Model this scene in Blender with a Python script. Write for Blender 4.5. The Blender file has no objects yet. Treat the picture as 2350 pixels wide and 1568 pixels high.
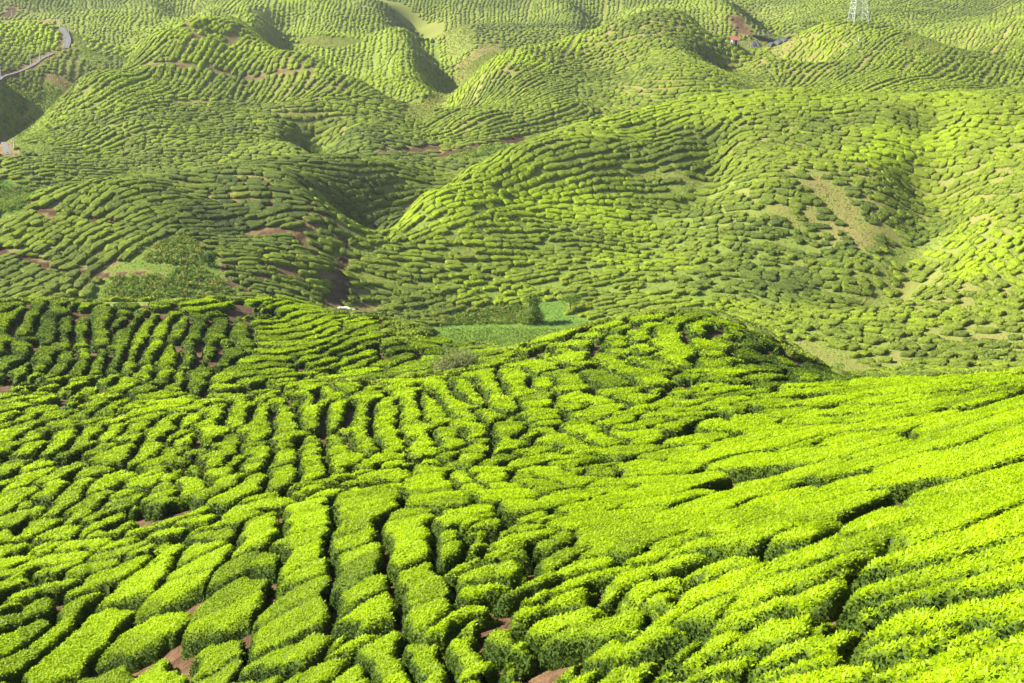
import bpy, math, random, json
import numpy as np
from mathutils import Vector
rng=np.random.default_rng(7); random.seed(7)
sc=bpy.context.scene; COL=sc.collection
F=3400.0; CX=1175.0; CY=784.0; PITCH=math.radians(-15); CAMZ=100.0
# ---------------------------------------------------------------- camera
cam=bpy.data.objects.new('camera',bpy.data.cameras.new('camera')); COL.objects.link(cam)
cam.location=(0,0,CAMZ); cam.rotation_euler=(math.radians(90)+PITCH,0,0)
cam.data.sensor_width=36; cam.data.lens=36*F/2350; cam.data.clip_end=6000; sc.camera=cam
# ---------------------------------------------------------------- sky and sun
SUN_AZ=math.radians(-78); SUN_EL=math.radians(36)   # azimuth from +Y (view direction), negative = left
w=bpy.data.worlds.new('World'); sc.world=w; w.use_nodes=True
nt=w.node_tree; sky=nt.nodes.new('ShaderNodeTexSky'); sky.sky_type='NISHITA'; sky.sun_disc=False
sky.sun_elevation=SUN_EL; sky.sun_rotation=SUN_AZ; sky.altitude=1400; sky.air_density=1.0; sky.dust_density=1.5
nt.links.new(sky.outputs[0],nt.nodes['Background'].inputs[0]); nt.nodes['Background'].inputs[1].default_value=0.06
l=bpy.data.lights.new('sun','SUN'); l.energy=4.6; l.angle=math.radians(.53); l.color=(1.0,.93,.80)
so=bpy.data.objects.new('sun',l); COL.objects.link(so)
d=Vector((math.sin(SUN_AZ)*math.cos(SUN_EL),math.cos(SUN_AZ)*math.cos(SUN_EL),math.sin(SUN_EL)))
so.rotation_euler=d.to_track_quat('Z','Y').to_euler()
sc.view_settings.view_transform='Standard'; sc.view_settings.look='None'; sc.view_settings.gamma=1
sc.view_settings.exposure=1.68
# ---------------------------------------------------------------- terrain
# picture coordinates: 2350 x 1568
def ray(px,py):
    px=np.asarray(px,float);py=np.asarray(py,float)
    a=(px-CX)/F; c=(CY-py)/F
    dy=np.cos(PITCH)-c*np.sin(PITCH); dz=np.sin(PITCH)+c*np.cos(PITCH)
    h=np.hypot(a,dy)
    return np.arctan2(a,dy), dz/h
CP=[
# below / foreground
(-300,1900,24),(300,1900,23),(1000,1900,16),(1700,1950,9.5),(2500,2000,6.5),
(0,1560,36),(250,1560,34),(500,1560,30),(800,1560,25.5),(1100,1560,23),(1450,1560,19),(1800,1560,15.5),(2100,1560,13),(2400,1560,11),
(-200,1300,50),(0,1300,46),(250,1300,41),(500,1300,36),(840,1300,31),(1150,1300,28.5),(1450,1300,26),(1750,1300,22.5),(2050,1300,19),(2400,1300,16),
(-200,1100,64),(0,1100,61),(300,1100,54),(600,1100,48),(900,1100,43.5),(1200,1100,41),(1500,1100,38.5),(1800,1100,34),(2100,1100,28.5),(2400,1100,23),
(-200,960,82),(0,960,79),(300,960,74),(600,960,66),(950,960,61),(1250,960,57),(1500,970,52),(1700,955,52),(1900,960,49),(2150,960,40),(2400,960,32),
(-250,860,96),(0,870,94),(300,890,88),(480,905,85),(700,885,80),(950,870,80),(1200,860,75),(1400,860,70),(1600,860,68),(1780,890,62),(1980,885,62),(2200,890,51),(2400,890,42),
# F1 undulations
(-250,770,106),(-80,780,104),(130,790,109),(400,770,106),(500,850,93),(590,790,110),(300,705,122),(480,705,123),
(-250,680,128),(0,685,127),(200,681,129),(400,682,129),(540,695,127),
# F2
(720,790,106),(850,780,108),(1000,810,104),(620,730,126),(750,725,128),(900,740,122),(650,679,143),(560,684,140),(730,708,140),(860,722,136),(980,748,128),(1060,786,119),
# saddle between F2 and F5
(1110,812,100),(1180,798,104),(1100,798,112),
# F5
(1250,780,94),(1330,748,98),(1450,725,99),(1560,713,99),(1640,716,99),(1700,760,88),(1400,800,82),(1600,800,80),(1780,770,101),(1860,818,98),(1940,862,94),(1830,840,84),
# right near ridge
(1940,867,72),(2100,862,66),(2250,857,60),(2400,852,54),(2600,850,50),(2600,1100,20),(2600,1400,13),
# hidden behind foreground ridge
(-300,830,160),(0,850,160),(300,840,163),(600,840,170),(850,840,170),(1060,850,150),(1180,850,140),(1320,860,135),(1500,860,135),(1650,870,135),(1800,900,125),(1950,960,110),(2120,990,105),(2300,1000,100),(2550,1010,95),
(1500,810,165),(1800,830,165),(2100,870,160),(2350,880,160),(2600,880,160),
# valley field
(1050,797,190),(1150,797,190),(1270,800,190),(1060,757,203),(1150,756,203),(1270,757,203),(1400,765,200),
# base of hill R
(810,700,211),(900,725,208),(1000,742,208),(1150,735,211),(1300,725,212),(1500,735,206),(1700,760,198),(1900,840,178),(2100,850,175),(2350,850,172),(2600,850,170),
# hill R body
(900,610,227),(1000,610,229),(1200,600,235),(1400,600,236),(1600,600,236),(1800,620,231),(1960,680,214),(2100,620,226),(2300,620,220),(2600,600,215),
(1000,500,246),(1200,450,262),(1400,430,268),(1600,400,275),(1620,450,266),(1800,430,262),(1950,430,262),(2060,560,238),(2100,540,244),(2130,470,256),(2220,470,250),(2350,450,245),(2600,420,240),
(2040,620,226),(2200,380,272),
(785,600,226),(850,522,242),(960,450,256),(1060,395,268),(1150,347,278),(1300,292,292),(1450,252,303),(1600,220,312),(1780,201,318),(1900,201,318),(2050,211,312),(2130,214,306),(2200,209,315),(2350,197,318),(2600,180,325),
(1500,300,294),(1800,280,296),(2050,290,290),(2150,290,288),(2300,280,290),
# hidden behind R
(860,562,257),(970,487,269),(1070,425,281),(1100,440,325),(1250,360,350),(1450,330,370),(1650,300,375),(1850,290,375),(2050,290,375),(2250,280,375),(2500,250,390),
# hill L
(-250,640,205),(0,680,190),(200,690,190),(400,690,192),(600,690,195),(750,690,205),
(0,600,205),(200,620,203),(400,590,207),(470,600,208),(600,600,212),(740,600,219),(770,640,216),
(-250,600,212),(0,530,220),(60,472,231),(130,432,239),(250,416,244),(400,388,252),(550,369,260),(700,363,274),(850,371,284),(930,378,291),(1010,400,294),
(200,500,225),(400,480,232),(600,480,236),(750,480,238),(850,450,270),(930,440,277),(700,400,254),(450,430,244),
# hidden behind L
(-250,560,270),(0,560,270),(100,520,285),(300,470,300),(500,430,310),(700,405,320),(900,410,310),
# hill B
(-300,420,330),(0,378,330),(120,333,345),(0,450,310),(300,380,335),(500,372,335),(700,360,332),(780,352,332),(900,372,318),
(200,350,345),(400,330,350),(600,330,350),(690,325,340),(722,335,362),(760,325,345),(860,330,343),(800,300,358),(550,250,378),(300,270,370),(700,260,372),(850,270,372),(935,292,366),(960,266,380),
(90,290,372),(130,240,386),(200,172,402),(330,92,430),(430,37,452),(500,46,484),(535,52,486),(590,86,434),(720,127,420),(850,192,404),(920,232,394),
(450,62,436),(480,60,438),(400,180,402),(560,160,408),(700,200,394),(300,180,398),
# hidden behind B
(0,350,420),(150,330,430),(300,260,470),(450,170,510),(600,190,500),(750,230,470),(880,280,440),(960,290,410),
# left valley
(50,310,425),(20,350,400),(-200,330,400),(60,240,450),(150,190,480),(0,180,475),(70,150,490),(130,120,510),(0,120,500),(60,90,520),(0,55,545),(80,52,548),(140,70,540),(180,140,500),(210,110,520),
(-110,110,425),(-200,-20,440),(-150,80,490),(-150,20,560),(-350,-20,430),(-350,-80,520),  # unseen ridge beyond the left edge, raised to shade the valley
(0,100,580),(100,95,590),(180,95,560),(0,40,640),(150,42,620),(250,60,600),(330,80,585),(260,110,560),(130,25,680),
# hill C
(975,300,372),(1000,350,345),(1100,352,338),(1190,328,345),(1050,270,375),(1200,270,378),(1400,230,400),(1610,195,404),(1760,195,426),
(1000,262,400),(1080,195,425),(1110,150,440),(1180,108,455),(1250,96,460),(1350,72,470),(1400,56,476),(1460,38,482),(1530,33,485),(1600,52,480),(1680,92,466),(1750,132,452),(1800,180,436),(1840,200,428),
(1250,170,428),(1450,130,438),(1545,95,444),(1575,140,424),(1600,175,410),(1630,95,488),(1655,130,476),(1690,170,452),(1300,120,448),
# behind C
(1060,230,500),(1200,150,540),(1350,120,560),(1500,110,560),(1650,140,540),(1800,210,480),
# hill D
(1745,118,520),(1800,92,500),(1870,64,494),(1950,55,490),(2050,62,488),(2120,82,480),(2180,112,470),(2230,162,455),(2265,197,440),(1800,150,460),(1900,140,452),(2000,130,450),(1900,200,420),(2100,195,418),
# behind D
(1850,110,570),(2000,100,580),(2120,130,550),(2200,160,530),
# hill E
(2110,92,600),(2200,76,580),(2260,46,600),(2350,12,620),(2600,-40,600),(2300,200,445),(2400,200,440),(2300,130,490),(2400,100,500),(2220,120,530),(2600,200,420),
# far hills
(980,250,440),(1000,200,470),(930,200,480),(860,170,520),(950,130,540),(985,105,535),(1035,110,615),(1045,160,520),(905,170,500),(960,190,500),(870,80,590),(940,60,590),(700,100,560),(600,85,560),(750,20,660),(640,30,650),(590,45,575),(630,50,640),(1075,125,540),(880,15,680),
(1000,60,600),(1200,125,560),(1120,60,610),(1250,60,620),(1350,60,600),(1380,80,580),(1300,10,680),(1100,0,700),(1430,30,620),(1480,10,650),
(1600,20,640),(1700,10,660),(1690,100,560),(1700,50,590),(1760,50,680),(1780,20,660),(1740,100,565),(1850,60,640),(1950,30,690),(2080,45,680),(2100,80,650),(2250,20,760),(2000,0,760),
(400,15,680),(520,20,660),(250,20,700),(0,10,700),(350,0,740),
(-300,-150,800),(0,-60,850),(500,-60,850),(1000,-70,880),(1500,-70,880),(2000,-70,900),(2600,-100,900),
(-300,-300,1500),(500,-250,1500),(1175,-250,1500),(2000,-250,1500),(2700,-300,1500),
(-500,900,90),(-500,700,130),(-500,500,220),(-500,1400,40),
]
CP=np.array(CP,float)
def build():
    th,ta=ray(CP[:,0],CP[:,1]); s=np.log(CP[:,2]); ta=ta-.5/CP[:,2]
    n=len(CP)
    def K(a,b):
        r2=((a[:,None,:]-b[None,:,:])**2).sum(-1)
        return .5*r2*np.log(r2+1e-12)
    P=np.c_[th,s]
    A=K(P,P)+np.eye(n)*2e-5
    Q=np.c_[np.ones(n),P]
    M=np.block([[A,Q],[Q.T,np.zeros((3,3))]])
    w=np.linalg.solve(M,np.r_[ta,0,0,0])
    TH=np.arange(-.50,.4601,.003); S=np.arange(math.log(5.5),math.log(1500),.006)
    out=np.empty((len(S),len(TH)))
    for i,sv in enumerate(S):
        q=np.c_[TH,np.full(len(TH),sv)]
        out[i]=K(q,P)@w[:n]+np.c_[np.ones(len(TH)),q]@w[n:]
    return TH,S,out
class Terr:
    def __init__(s):
        s.TH,s.S,s.T=build()
    def tau(s,th,sv):
        u=np.clip((th-s.TH[0])/.003,0,len(s.TH)-1.001); v=np.clip((sv-s.S[0])/.006,0,len(s.S)-1.001)
        i=u.astype(int);j=v.astype(int);fu=u-i;fv=v-j;T=s.T
        return (T[j,i]*(1-fu)+T[j,i+1]*fu)*(1-fv)+(T[j+1,i]*(1-fu)+T[j+1,i+1]*fu)*fv
    def z(s,x,y):
        r=np.hypot(x,y); return CAMZ+r*s.tau(np.arctan2(x,y),np.log(r))
# windows: origin in the 4096 picture and scale
WIN={'A':(0,1150,3.1333),'B':(750,1150,3.1333),'C':(0,1550,3.1333),'D':(750,1450,3.1333),'E':(1500,1350,3.1333),
'F':(2200,1200,1.791),'G':(2700,900,1.6833),'H':(0,1800,1.6786),'I':(1350,1800,1.6786),'J':(2700,1800,1.6805),'K':(1350,900,1.6786)}
# (place phrase, window, order: x from the left / y from the top, hedge centre lines)
TR=[
('on the shaded left knoll','A','x',"15,760 20,560 90,400 180,290 250,210;0,240 120,185 240,165;50,960 150,890 230,780 190,650;190,540 300,400 370,280 480,160;360,600 410,600;760,150 690,240 640,350 620,480 620,640;590,720 540,800 530,900 490,970;840,350 830,450 810,560 800,700;860,190 930,160;860,790 830,880 740,940 680,1010;80,1180 150,1090 230,1000 330,920;20,1180 50,1060"),
('on the middle of the left knoll','A','x',"1020,200 1100,180 1200,160;1010,370 1010,480 1010,590 1000,690;1050,760 1070,850 1020,930 990,1040;1300,180 1300,280 1260,380 1240,500 1230,600 1260,680;1290,760 1240,880 1210,980 1200,1030;1500,190 1660,190;1500,270 1600,270;1580,350 1480,400 1430,460;1740,330 1640,430 1560,550 1520,680 1470,800 1420,900 1400,1010"),
('on the bright end of the left knoll','A','x',"1950,300 1860,400 1800,500 1760,600 1700,720 1640,820 1600,920 1590,1000;1900,200 2000,180;1790,240 1800,265;2160,290 2080,360 2020,450 1990,560 1930,680 1860,780 1790,880;1840,960 1830,1080;2290,350 2250,450 2210,560 2170,600;2140,700 2120,800 2080,900 2060,1000 2040,1140;2330,740 2310,700;2290,950 2350,960;2240,1050 2230,1160 2200,1230"),
('beside the worn path on the left knoll','B','x',"160,330 130,450 70,560 60,700 60,850 30,930;430,350 400,430 330,520 290,620 220,700 210,800;200,880 130,1000 90,1100 80,1220;480,620 520,700;640,350 690,450 660,560 690,640 590,760 460,850 390,930;350,310 480,310"),
('in the fold below the left knoll','A','x',"1380,1070 1320,1140 1200,1190;1150,1180 1080,1280 980,1280;900,1320 860,1420;1600,1100 1520,1170 1430,1250;1380,1280 1280,1310 1180,1330;1750,1250 1850,1220;1960,1320 2100,1260 2200,1290;380,1080 440,1060;300,1160 420,1140;500,1100 620,1080;480,1150 700,1110 860,1070;960,1100 1100,1080 1260,1070;780,1200 900,1170 1010,1160;760,1260 850,1265;0,1250 200,1210 420,1180;500,1210 680,1190;100,1250 260,1230 430,1230;500,1280 700,1280;20,1330 50,1290"),
('in the gully by the left edge','C','y',"0,230 120,200 240,165;90,130 200,90 330,90 420,60;0,350 120,300 250,260;240,350 350,270 500,220 680,190;440,120 560,90 740,80;800,100 940,110;640,310 760,260 900,250 1000,230;1060,310 1110,230 1180,160 1300,130;1210,290 1350,230 1450,170 1560,120;1560,220 1660,160 1780,120;1750,260 1850,220 2000,190 2170,190;1900,140 2100,130 2250,150"),
('around the bare soil patches on the left','C','x',"0,450 80,420 160,390;20,720 80,640 120,560 180,470 260,400 420,390;350,580 390,540;0,830 100,800;230,790 330,700 450,660 600,610;60,1000 160,930 280,860 350,840;380,940 460,880 530,810;800,360 820,450 800,560 760,650 700,740;1080,380 1200,350 1320,340;760,780 900,720 1020,650 1100,560 1180,470 1230,420;1390,360 1550,320 1660,300;1290,570 1380,470 1450,420;1170,720 1290,670 1420,650;1900,290 1740,400 1660,500 1620,620;1600,680 1440,810 1360,880;2200,290 2060,380 1960,480 1890,580 1850,700 1790,830;530,480 590,480"),
('below the bare soil patches on the left','C','x',"1050,1010 1250,920;880,960 760,1010 650,1100 600,1220 620,1320;1130,1090 1000,1120 900,1200 800,1300 700,1420;20,1140 130,1110;230,1120 350,1040 480,1010;60,1450 110,1350 240,1270 400,1210;330,1400 430,1360 570,1340;100,1560 250,1490 400,1450 560,1430;1260,1150 1330,1050 1450,1020 1650,1000;880,1560 1000,1450 1150,1360 1280,1280 1450,1200;1440,1270 1560,1180 1700,1120 1850,1060 2000,1010 2200,990;1420,1380 1560,1320 1700,1280;1150,1560 1300,1500 1500,1450;2350,480 2200,520 2100,590;2350,650 2200,700 2050,790 1990,870;1850,940 1820,1000;2000,1190 1980,1300 1980,1420 2000,1540;1700,1430 1660,1540;2250,960 2350,900"),
('on top of the small round hill','B','y',"0,180 150,160 300,135 430,120;450,140 600,140;60,230 200,215 350,205 500,190 640,165 740,160;420,270 560,250 680,210 800,170 950,110 1100,90;1150,90 1300,100;520,290 700,250 820,210 930,170 1050,130 1200,120;640,320 800,290 950,230 1100,180 1250,140;860,340 960,300 1060,280;1000,370 1100,310 1200,230 1300,190 1400,180 1550,250;820,400 1000,400 1150,380 1280,310 1400,290 1500,280;900,450 1100,450 1280,420 1450,370 1560,320 1680,310;880,520 1000,520 1130,520 1300,490 1450,500 1560,440 1700,380 1850,330;900,600 1100,590 1250,590 1400,560 1550,550 1700,460 1850,400 2000,350;870,670 1000,680 1150,670 1300,670 1450,640;1560,610 1700,560 1850,480;2000,400 2200,350"),
('on the lower slope of the small round hill','B','y',"900,760 1050,760 1200,760 1350,740 1500,720 1650,660 1800,600 1950,540 2100,450 2250,390;720,880 850,850 1000,840 1150,850 1280,850;1400,800 1560,760 1720,700 1850,640 2000,590 2150,520 2350,450;580,970 700,950 900,940 1100,930 1250,930;1400,880 1550,830 1700,790 1850,730 2000,670 2150,600 2350,560;1500,970 1650,900 1800,850;1950,800 2100,740 2250,680 2350,650;1830,940 1950,890 2100,840 2200,780 2350,730;2130,930 2250,880 2350,850;1600,990 1780,970;1800,1010 1950,990 2080,960;2150,1010 2300,970"),
('along the foot of the small round hill','B','y',"340,1090 500,1060 700,1050 900,1040 1100,1030 1250,990 1400,980;820,1130 1000,1090 1200,1070 1400,1040 1600,1020 1800,1010;700,1220 850,1200 1000,1170 1150,1120 1350,1090 1550,1080;1720,1090 1900,1070 2100,1060;390,1200 620,1200;700,1280 850,1270 1000,1230 1150,1180 1300,1160 1450,1140"),
('at the dark end of the small round hill','E','y',"90,60 200,40;100,120 300,110 420,80;560,80 750,30 950,10;30,330 100,270 200,230 400,220;480,180 680,190;740,130 860,120;940,70 1080,40;0,430 200,420;340,380 500,300 580,260"),
('in the dip beside the twiggy grey bush','E','x',"1240,150 1400,130;1280,200 1480,160 1620,140;1450,210 1620,190;1400,300 1600,240 1800,230 1950,200;1650,130 1830,130;1850,200 2050,170 2200,170;1950,90 2150,40;660,190 780,250"),
('in the upright rows left of centre','D','x',"20,380 130,390;230,370 400,370;150,440 270,420 400,420;0,520 100,490 180,500;370,480 330,580 270,700 260,820 220,940;30,1060 150,1040 290,1040;150,590 60,630 30,700;20,850 20,950;20,1200 100,1250;470,400 600,360 700,360;720,420 640,500 620,600 600,720;560,860 470,960 420,1080 350,1200;590,1110 540,1190;330,1300 470,1290;960,480 960,580 900,680 850,780 830,880;880,960 880,1060 850,1150 800,1240;870,420 1000,360 1100,320;710,270 850,260 1000,220;700,340 850,320 960,290;1020,280 1150,255 1250,255;60,1380 100,1500;480,1380 420,1500"),
('in the upright rows at the centre','D','x',"1200,320 1380,290;1340,380 1340,470;1220,400 1180,520 1240,640 1250,760 1230,880 1270,960;1220,1030 1180,1120 1160,1200;1260,1240 1200,1350 1150,1460;1560,230 1510,320 1530,440 1500,560 1550,640 1540,760;1570,880 1600,980 1590,1060;1560,1120 1620,1220 1570,1330;1400,1450 1550,1400 1720,1370;1750,260 1750,360 1730,440;1950,230 2050,290;1960,420 1900,520 1880,620 1880,740;1830,850 1880,930 1920,1030 1970,1120 1930,1220;2330,250 2230,380 2160,500 2160,620 2130,740 2140,860 2200,960 2260,1010;820,1350 730,1450 700,1550;1860,1320 1980,1290 2150,1280;2000,1420 2200,1400 2350,1450;1100,1540 1250,1500;1450,1540 1650,1510 1850,1480;2150,1220 2300,1170;1450,130 1600,120"),
('in the leaning rows right of centre','E','x',"160,720 140,850 130,980 150,1100 230,1200 290,1300;150,1390 300,1380;140,580 290,550;420,500 580,490;440,600 430,720 470,850 480,960 500,1080 560,1180 600,1280 640,1360;540,1490 720,1450;620,610 680,700 720,800 730,880;690,940 800,980 900,960;850,1080 920,1180 960,1280;900,1420 1050,1370;800,500 820,580 880,700 1000,760 1080,850 1160,960 1250,1060 1270,1160;1040,470 1120,560 1230,650 1300,760;1360,850 1480,980;1300,380 1420,500 1500,620 1570,740 1650,850;1680,950 1640,1080 1610,1200 1600,1330;1380,1480 1500,1430 1600,1400;1650,360 1720,480 1800,600 1840,650;1850,270 2050,310 2130,360;2080,460 2070,550;1980,700 2020,820 2000,950;1830,1170 2000,1120;1360,1210 1290,1300 1200,1420 1100,1510;240,1500 420,1490"),
('on the crest of the right mound','F','x',"10,240 150,215;130,270 270,320;200,200 270,180;310,170 420,165;260,225 370,230;450,200 580,160;470,235 570,235;660,150 760,150;690,100 850,90;900,90 940,130;1000,85 1100,90;830,170 840,250 870,340 900,420 970,440;1060,130 1090,190;1100,260 1180,310 1240,360;1120,400 1180,470 1260,540;620,210 640,250;600,310 720,330;350,300 480,290;490,330 505,350;1180,120 1280,150;1200,190 1320,200;1230,260 1310,280;1290,400 1343,380;10,290 60,280"),
('on the near face of the right mound','F','x',"60,340 130,360 210,390;340,370 450,400 480,450;560,390 680,390;730,420 840,450;230,430 340,420;250,480 380,520 450,560;100,470 120,530 170,590;80,720 120,720;560,480 680,500 800,540;900,520 1030,510;450,620 580,610 640,680 700,730;180,650 320,680 420,690;350,760 500,720;430,830 580,780;700,620 820,600;760,700 900,660 1060,690;1000,600 1150,580;1130,640 1270,600;1180,700 1340,660;120,830 300,810;20,850 50,830;560,870 720,830;740,780 900,770 1060,770;900,840 1100,800 1260,780"),
('on the dark right flank of the right mound','G','y',"280,680 390,740;400,670 520,710 640,770;450,760 600,780;640,790 800,860;640,860 760,900;380,870 560,840;480,930 640,940;700,930 860,960 960,1000;800,860 950,940 1080,1000;500,990 680,985;640,1040 820,1030"),
('at the foot of the right mound','G','y',"0,1060 100,1090;160,1130 350,1110 520,1090;0,1210 170,1200;220,1180 400,1190;180,1280 330,1240;0,1400 140,1390 250,1420;0,1480 120,1450"),
('under the right mound near the centre','K','y',"1560,1300 1700,1350 1850,1400;1380,1330 1500,1400 1600,1450;1650,1490 1900,1460 2050,1450;1250,1470 1400,1440;1850,1340 1980,1380 2100,1400;1250,1540 1450,1510 1600,1510"),
('on the far brow of the near right slope','G','y',"860,1040 1100,1030 1400,1020 1650,1010;1720,1010 1900,1000 2150,1020 2346,1010;560,1110 750,1090 950,1080 1200,1070;1280,1065 1500,1060 1750,1060 2000,1045;500,1160 700,1170 900,1150 1150,1140;1210,1140 1400,1130 1650,1110 1850,1090;640,1210 850,1230 1050,1210 1250,1200 1500,1170 1800,1140;400,1240 560,1230;400,1310 560,1290 700,1320;760,1280 950,1270 1150,1260 1350,1240 1600,1220 1750,1190;2080,1060 2346,1050"),
('above the soil gap on the near right slope','G','y',"280,1430 450,1390 700,1350;770,1350 900,1340 1150,1310 1400,1290 1600,1270;220,1510 450,1450 700,1420 950,1400;1010,1390 1200,1370 1380,1350;550,1510 900,1480 1200,1440 1400,1420;1950,1150 2100,1100 2346,1050;1480,1420 1700,1360 1850,1290 2050,1200 2346,1120;1400,1510 1650,1440 1900,1360;1970,1330 2150,1260 2346,1190;1700,1510 1950,1440 2200,1360 2346,1300;2050,1510 2346,1400"),
('in the rows by the lower left edge','H','y',"0,560 60,530;130,540 250,470 380,430;370,520 450,485 530,490;230,600 330,590 420,570;450,570 580,570 700,570;0,640 100,620 200,600;40,710 180,690;220,690 370,670 500,660;240,770 400,740;0,790 100,770 190,790;0,860 190,840;210,840 380,810;430,800 560,740 740,690;160,930 280,890 420,860;0,1000 130,970"),
('in the short lower left rows','H','x',"590,480 700,430 820,380;640,520 780,500;870,430 900,360 950,360;1050,430 1080,350;760,640 900,600;740,570 850,540 950,520;920,630 1030,590 1150,560;960,480 1100,430 1170,420;1000,510 1150,500;1200,450 1340,420;1270,500 1400,470 1540,440"),
('among the diagonal lower left hedges','H','x',"1150,620 1020,740 880,860 740,960;690,1020 560,1160 460,1270 350,1380 240,1500;480,910 650,800 800,740 900,690;500,970 440,1050 370,1130 280,1200 200,1260 110,1340 0,1400;270,980 120,1030 0,1060;0,1550 180,1550;1420,660 1340,730 1220,850 1130,960;1080,1030 950,1200 850,1310;790,1400 700,1470 600,1540;1260,600 1400,600;1210,530 1350,510 1520,510;1610,820 1570,930 1520,1050 1470,1160;1400,1260 1390,1420 1330,1540;1610,710 1780,700;1740,400 1720,540;1560,1550 1720,1540;0,1280 120,1220 260,1120;1100,1566 1000,1500"),
('in the broad rows at bottom centre left','H','x',"2050,310 2080,420 2020,560 2030,680 2060,780;2010,870 1990,1000 1970,1120;1790,1350 1960,1290 2130,1240;1950,215 2100,200 2240,230;1540,370 1700,320 1880,280;1900,1540 2050,1470 2200,1400;2270,100 2320,60"),
('in the broad rows at bottom centre','I','x',"170,180 160,300 150,430 130,530;120,610 170,720 220,850;250,950 230,1050 180,1120;20,1200 150,1180;470,350 460,450 470,560 500,630;560,720 630,860 680,960 640,1070;220,110 340,120 420,110;620,90 700,200 720,290;790,110 880,190 960,210;960,90 1080,180 1130,260;870,320 1000,300;250,1240 330,1350 400,1500;530,1200 570,1330 630,1480;60,1400 100,1500 180,1560;820,1220 880,1330 950,1500"),
('in the jumble right of bottom centre','I','y',"700,400 880,410;950,420 1120,400;740,500 820,600 880,700;860,500 1000,490;980,560 900,640;960,860 1060,830;920,760 1100,740 1280,720;1070,640 1200,620;1080,560 1200,520 1350,500;1330,720 1450,660 1560,600 1680,570;1180,280 1300,290 1450,290;1210,390 1350,380 1500,370;1230,130 1340,170 1450,200;1400,80 1500,130 1620,160;1560,30 1650,80;1530,250 1700,210 1870,200;1880,160 2050,150;1650,50 1800,90;1900,60 2050,70 2180,90;1100,480 1250,450;1400,560 1500,520"),
('crossing the foot of the near right slope','I','y',"1590,380 1700,320 1850,270 2000,240 2150,180 2350,140;1600,430 1750,400 1900,370 2100,300 2350,240;1740,480 1810,590;1930,580 2050,520 2200,460 2350,400;1150,870 1300,820 1450,760 1600,690 1740,660;650,1130 780,1050 900,1010 1060,970;1180,940 1350,900 1500,840 1700,760 1860,720;900,1080 1050,1040;1100,1030 1350,960 1550,900 1750,820;1830,800 1950,760 2150,700 2350,620;2060,620 2200,560 2350,500"),
('at the bottom right of centre','I','y',"1300,1130 1450,1100 1600,1040 1800,980;1880,940 2050,860 2200,800 2350,740;1350,1230 1500,1180 1650,1110 1850,1060 2050,1000;2170,950 2350,860;2230,1040 2350,1000;1050,1180 1170,1260 1350,1340 1450,1480;1080,1380 1150,1500;1330,1290 1480,1380 1600,1530;1700,1300 1900,1240 2100,1180 2250,1130;1780,1450 1950,1380 2150,1280;1850,1540 2050,1500;2300,1230 2250,1350;2250,1480 2350,1540"),
('high on the leafy slope at right','J','y',"100,330 350,250 600,170;680,140 850,90 1200,30;60,440 300,400 500,340 650,290 800,240;960,230 1100,180 1400,100 1700,40;60,600 250,560 450,500 650,420;720,390 850,350 1050,280;150,710 300,680 500,640 650,590;720,560 850,490 950,450;1260,370 1450,330 1650,290;1750,250 1900,190 2200,80;40,520 140,480"),
('midway down the leafy slope at right','J','y',"-20,900 150,850 320,800;20,1020 200,1000;850,640 1000,610 1200,550 1400,490;1480,470 1700,410 2000,300 2346,150;560,870 700,790 900,720 1150,680;1230,670 1400,640 1700,560 2000,460 2346,330;100,1280 250,1180 400,1090;480,1030 600,950 850,870 1100,840;1180,820 1400,780 1700,710 2000,630 2346,520;640,1100 900,1030 1150,970;1230,950 1500,880 1800,810 2346,690"),
('in the bottom right corner','J','y',"0,1450 200,1370 400,1300;780,1190 1000,1140 1250,1070;1320,1060 1500,1020 1750,960 2000,900 2346,830;600,1400 850,1310 1050,1240;1400,1200 1600,1130 1800,1080;350,1520 700,1470 1000,1400 1180,1340;1450,1320 1650,1260 1850,1220;2000,1070 2200,1000 2346,960;1000,1540 1400,1450 1800,1370;1500,1560 1850,1500 2100,1430;2230,1160 2400,1100;2100,1560 2250,1520"),
]
# ---------------------------------------------------------------- helpers
T=Terr()
THg,Sg=np.meshgrid(T.TH,T.S)
def gz(x,y): return T.z(np.asarray(x,float),np.asarray(y,float))
def project(x,y,z):
    x=np.asarray(x,float);y=np.asarray(y,float);z=np.asarray(z,float)-CAMZ
    c,s=math.cos(PITCH),math.sin(PITCH)
    fy=y*c+z*s; uz=-y*s+z*c
    return CX+F*x/fy, CY-F*uz/fy
def hit(px,py,h=0.0,dmax=1500.,dmin=6.):
    px=np.atleast_1d(np.asarray(px,float));py=np.atleast_1d(np.asarray(py,float))
    out=np.zeros((len(px),3))
    for k in range(len(px)):
        th,ta=ray(px[k],py[k])
        m=(T.S<math.log(dmax))&(T.S>math.log(dmin)); S=T.S[m]
        u=min(max((th-T.TH[0])/.003,0),len(T.TH)-1.001); i=int(u); f=u-i
        prof=T.T[m,i]*(1-f)+T.T[m,i+1]*f+h/np.exp(S)-ta
        w_=np.nonzero(prof>=0)[0]
        if len(w_)==0: j=int(np.argmax(prof)); s=S[j]
        elif w_[0]==0: s=S[0]
        else:
            j=w_[0]; a,b=prof[j-1],prof[j]; s=S[j-1]+(S[j]-S[j-1])*(-a)/(b-a)
        r=math.exp(s); x,y=r*math.sin(th),r*math.cos(th)
        out[k]=(x,y,float(gz(x,y)))
    return out
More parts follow.
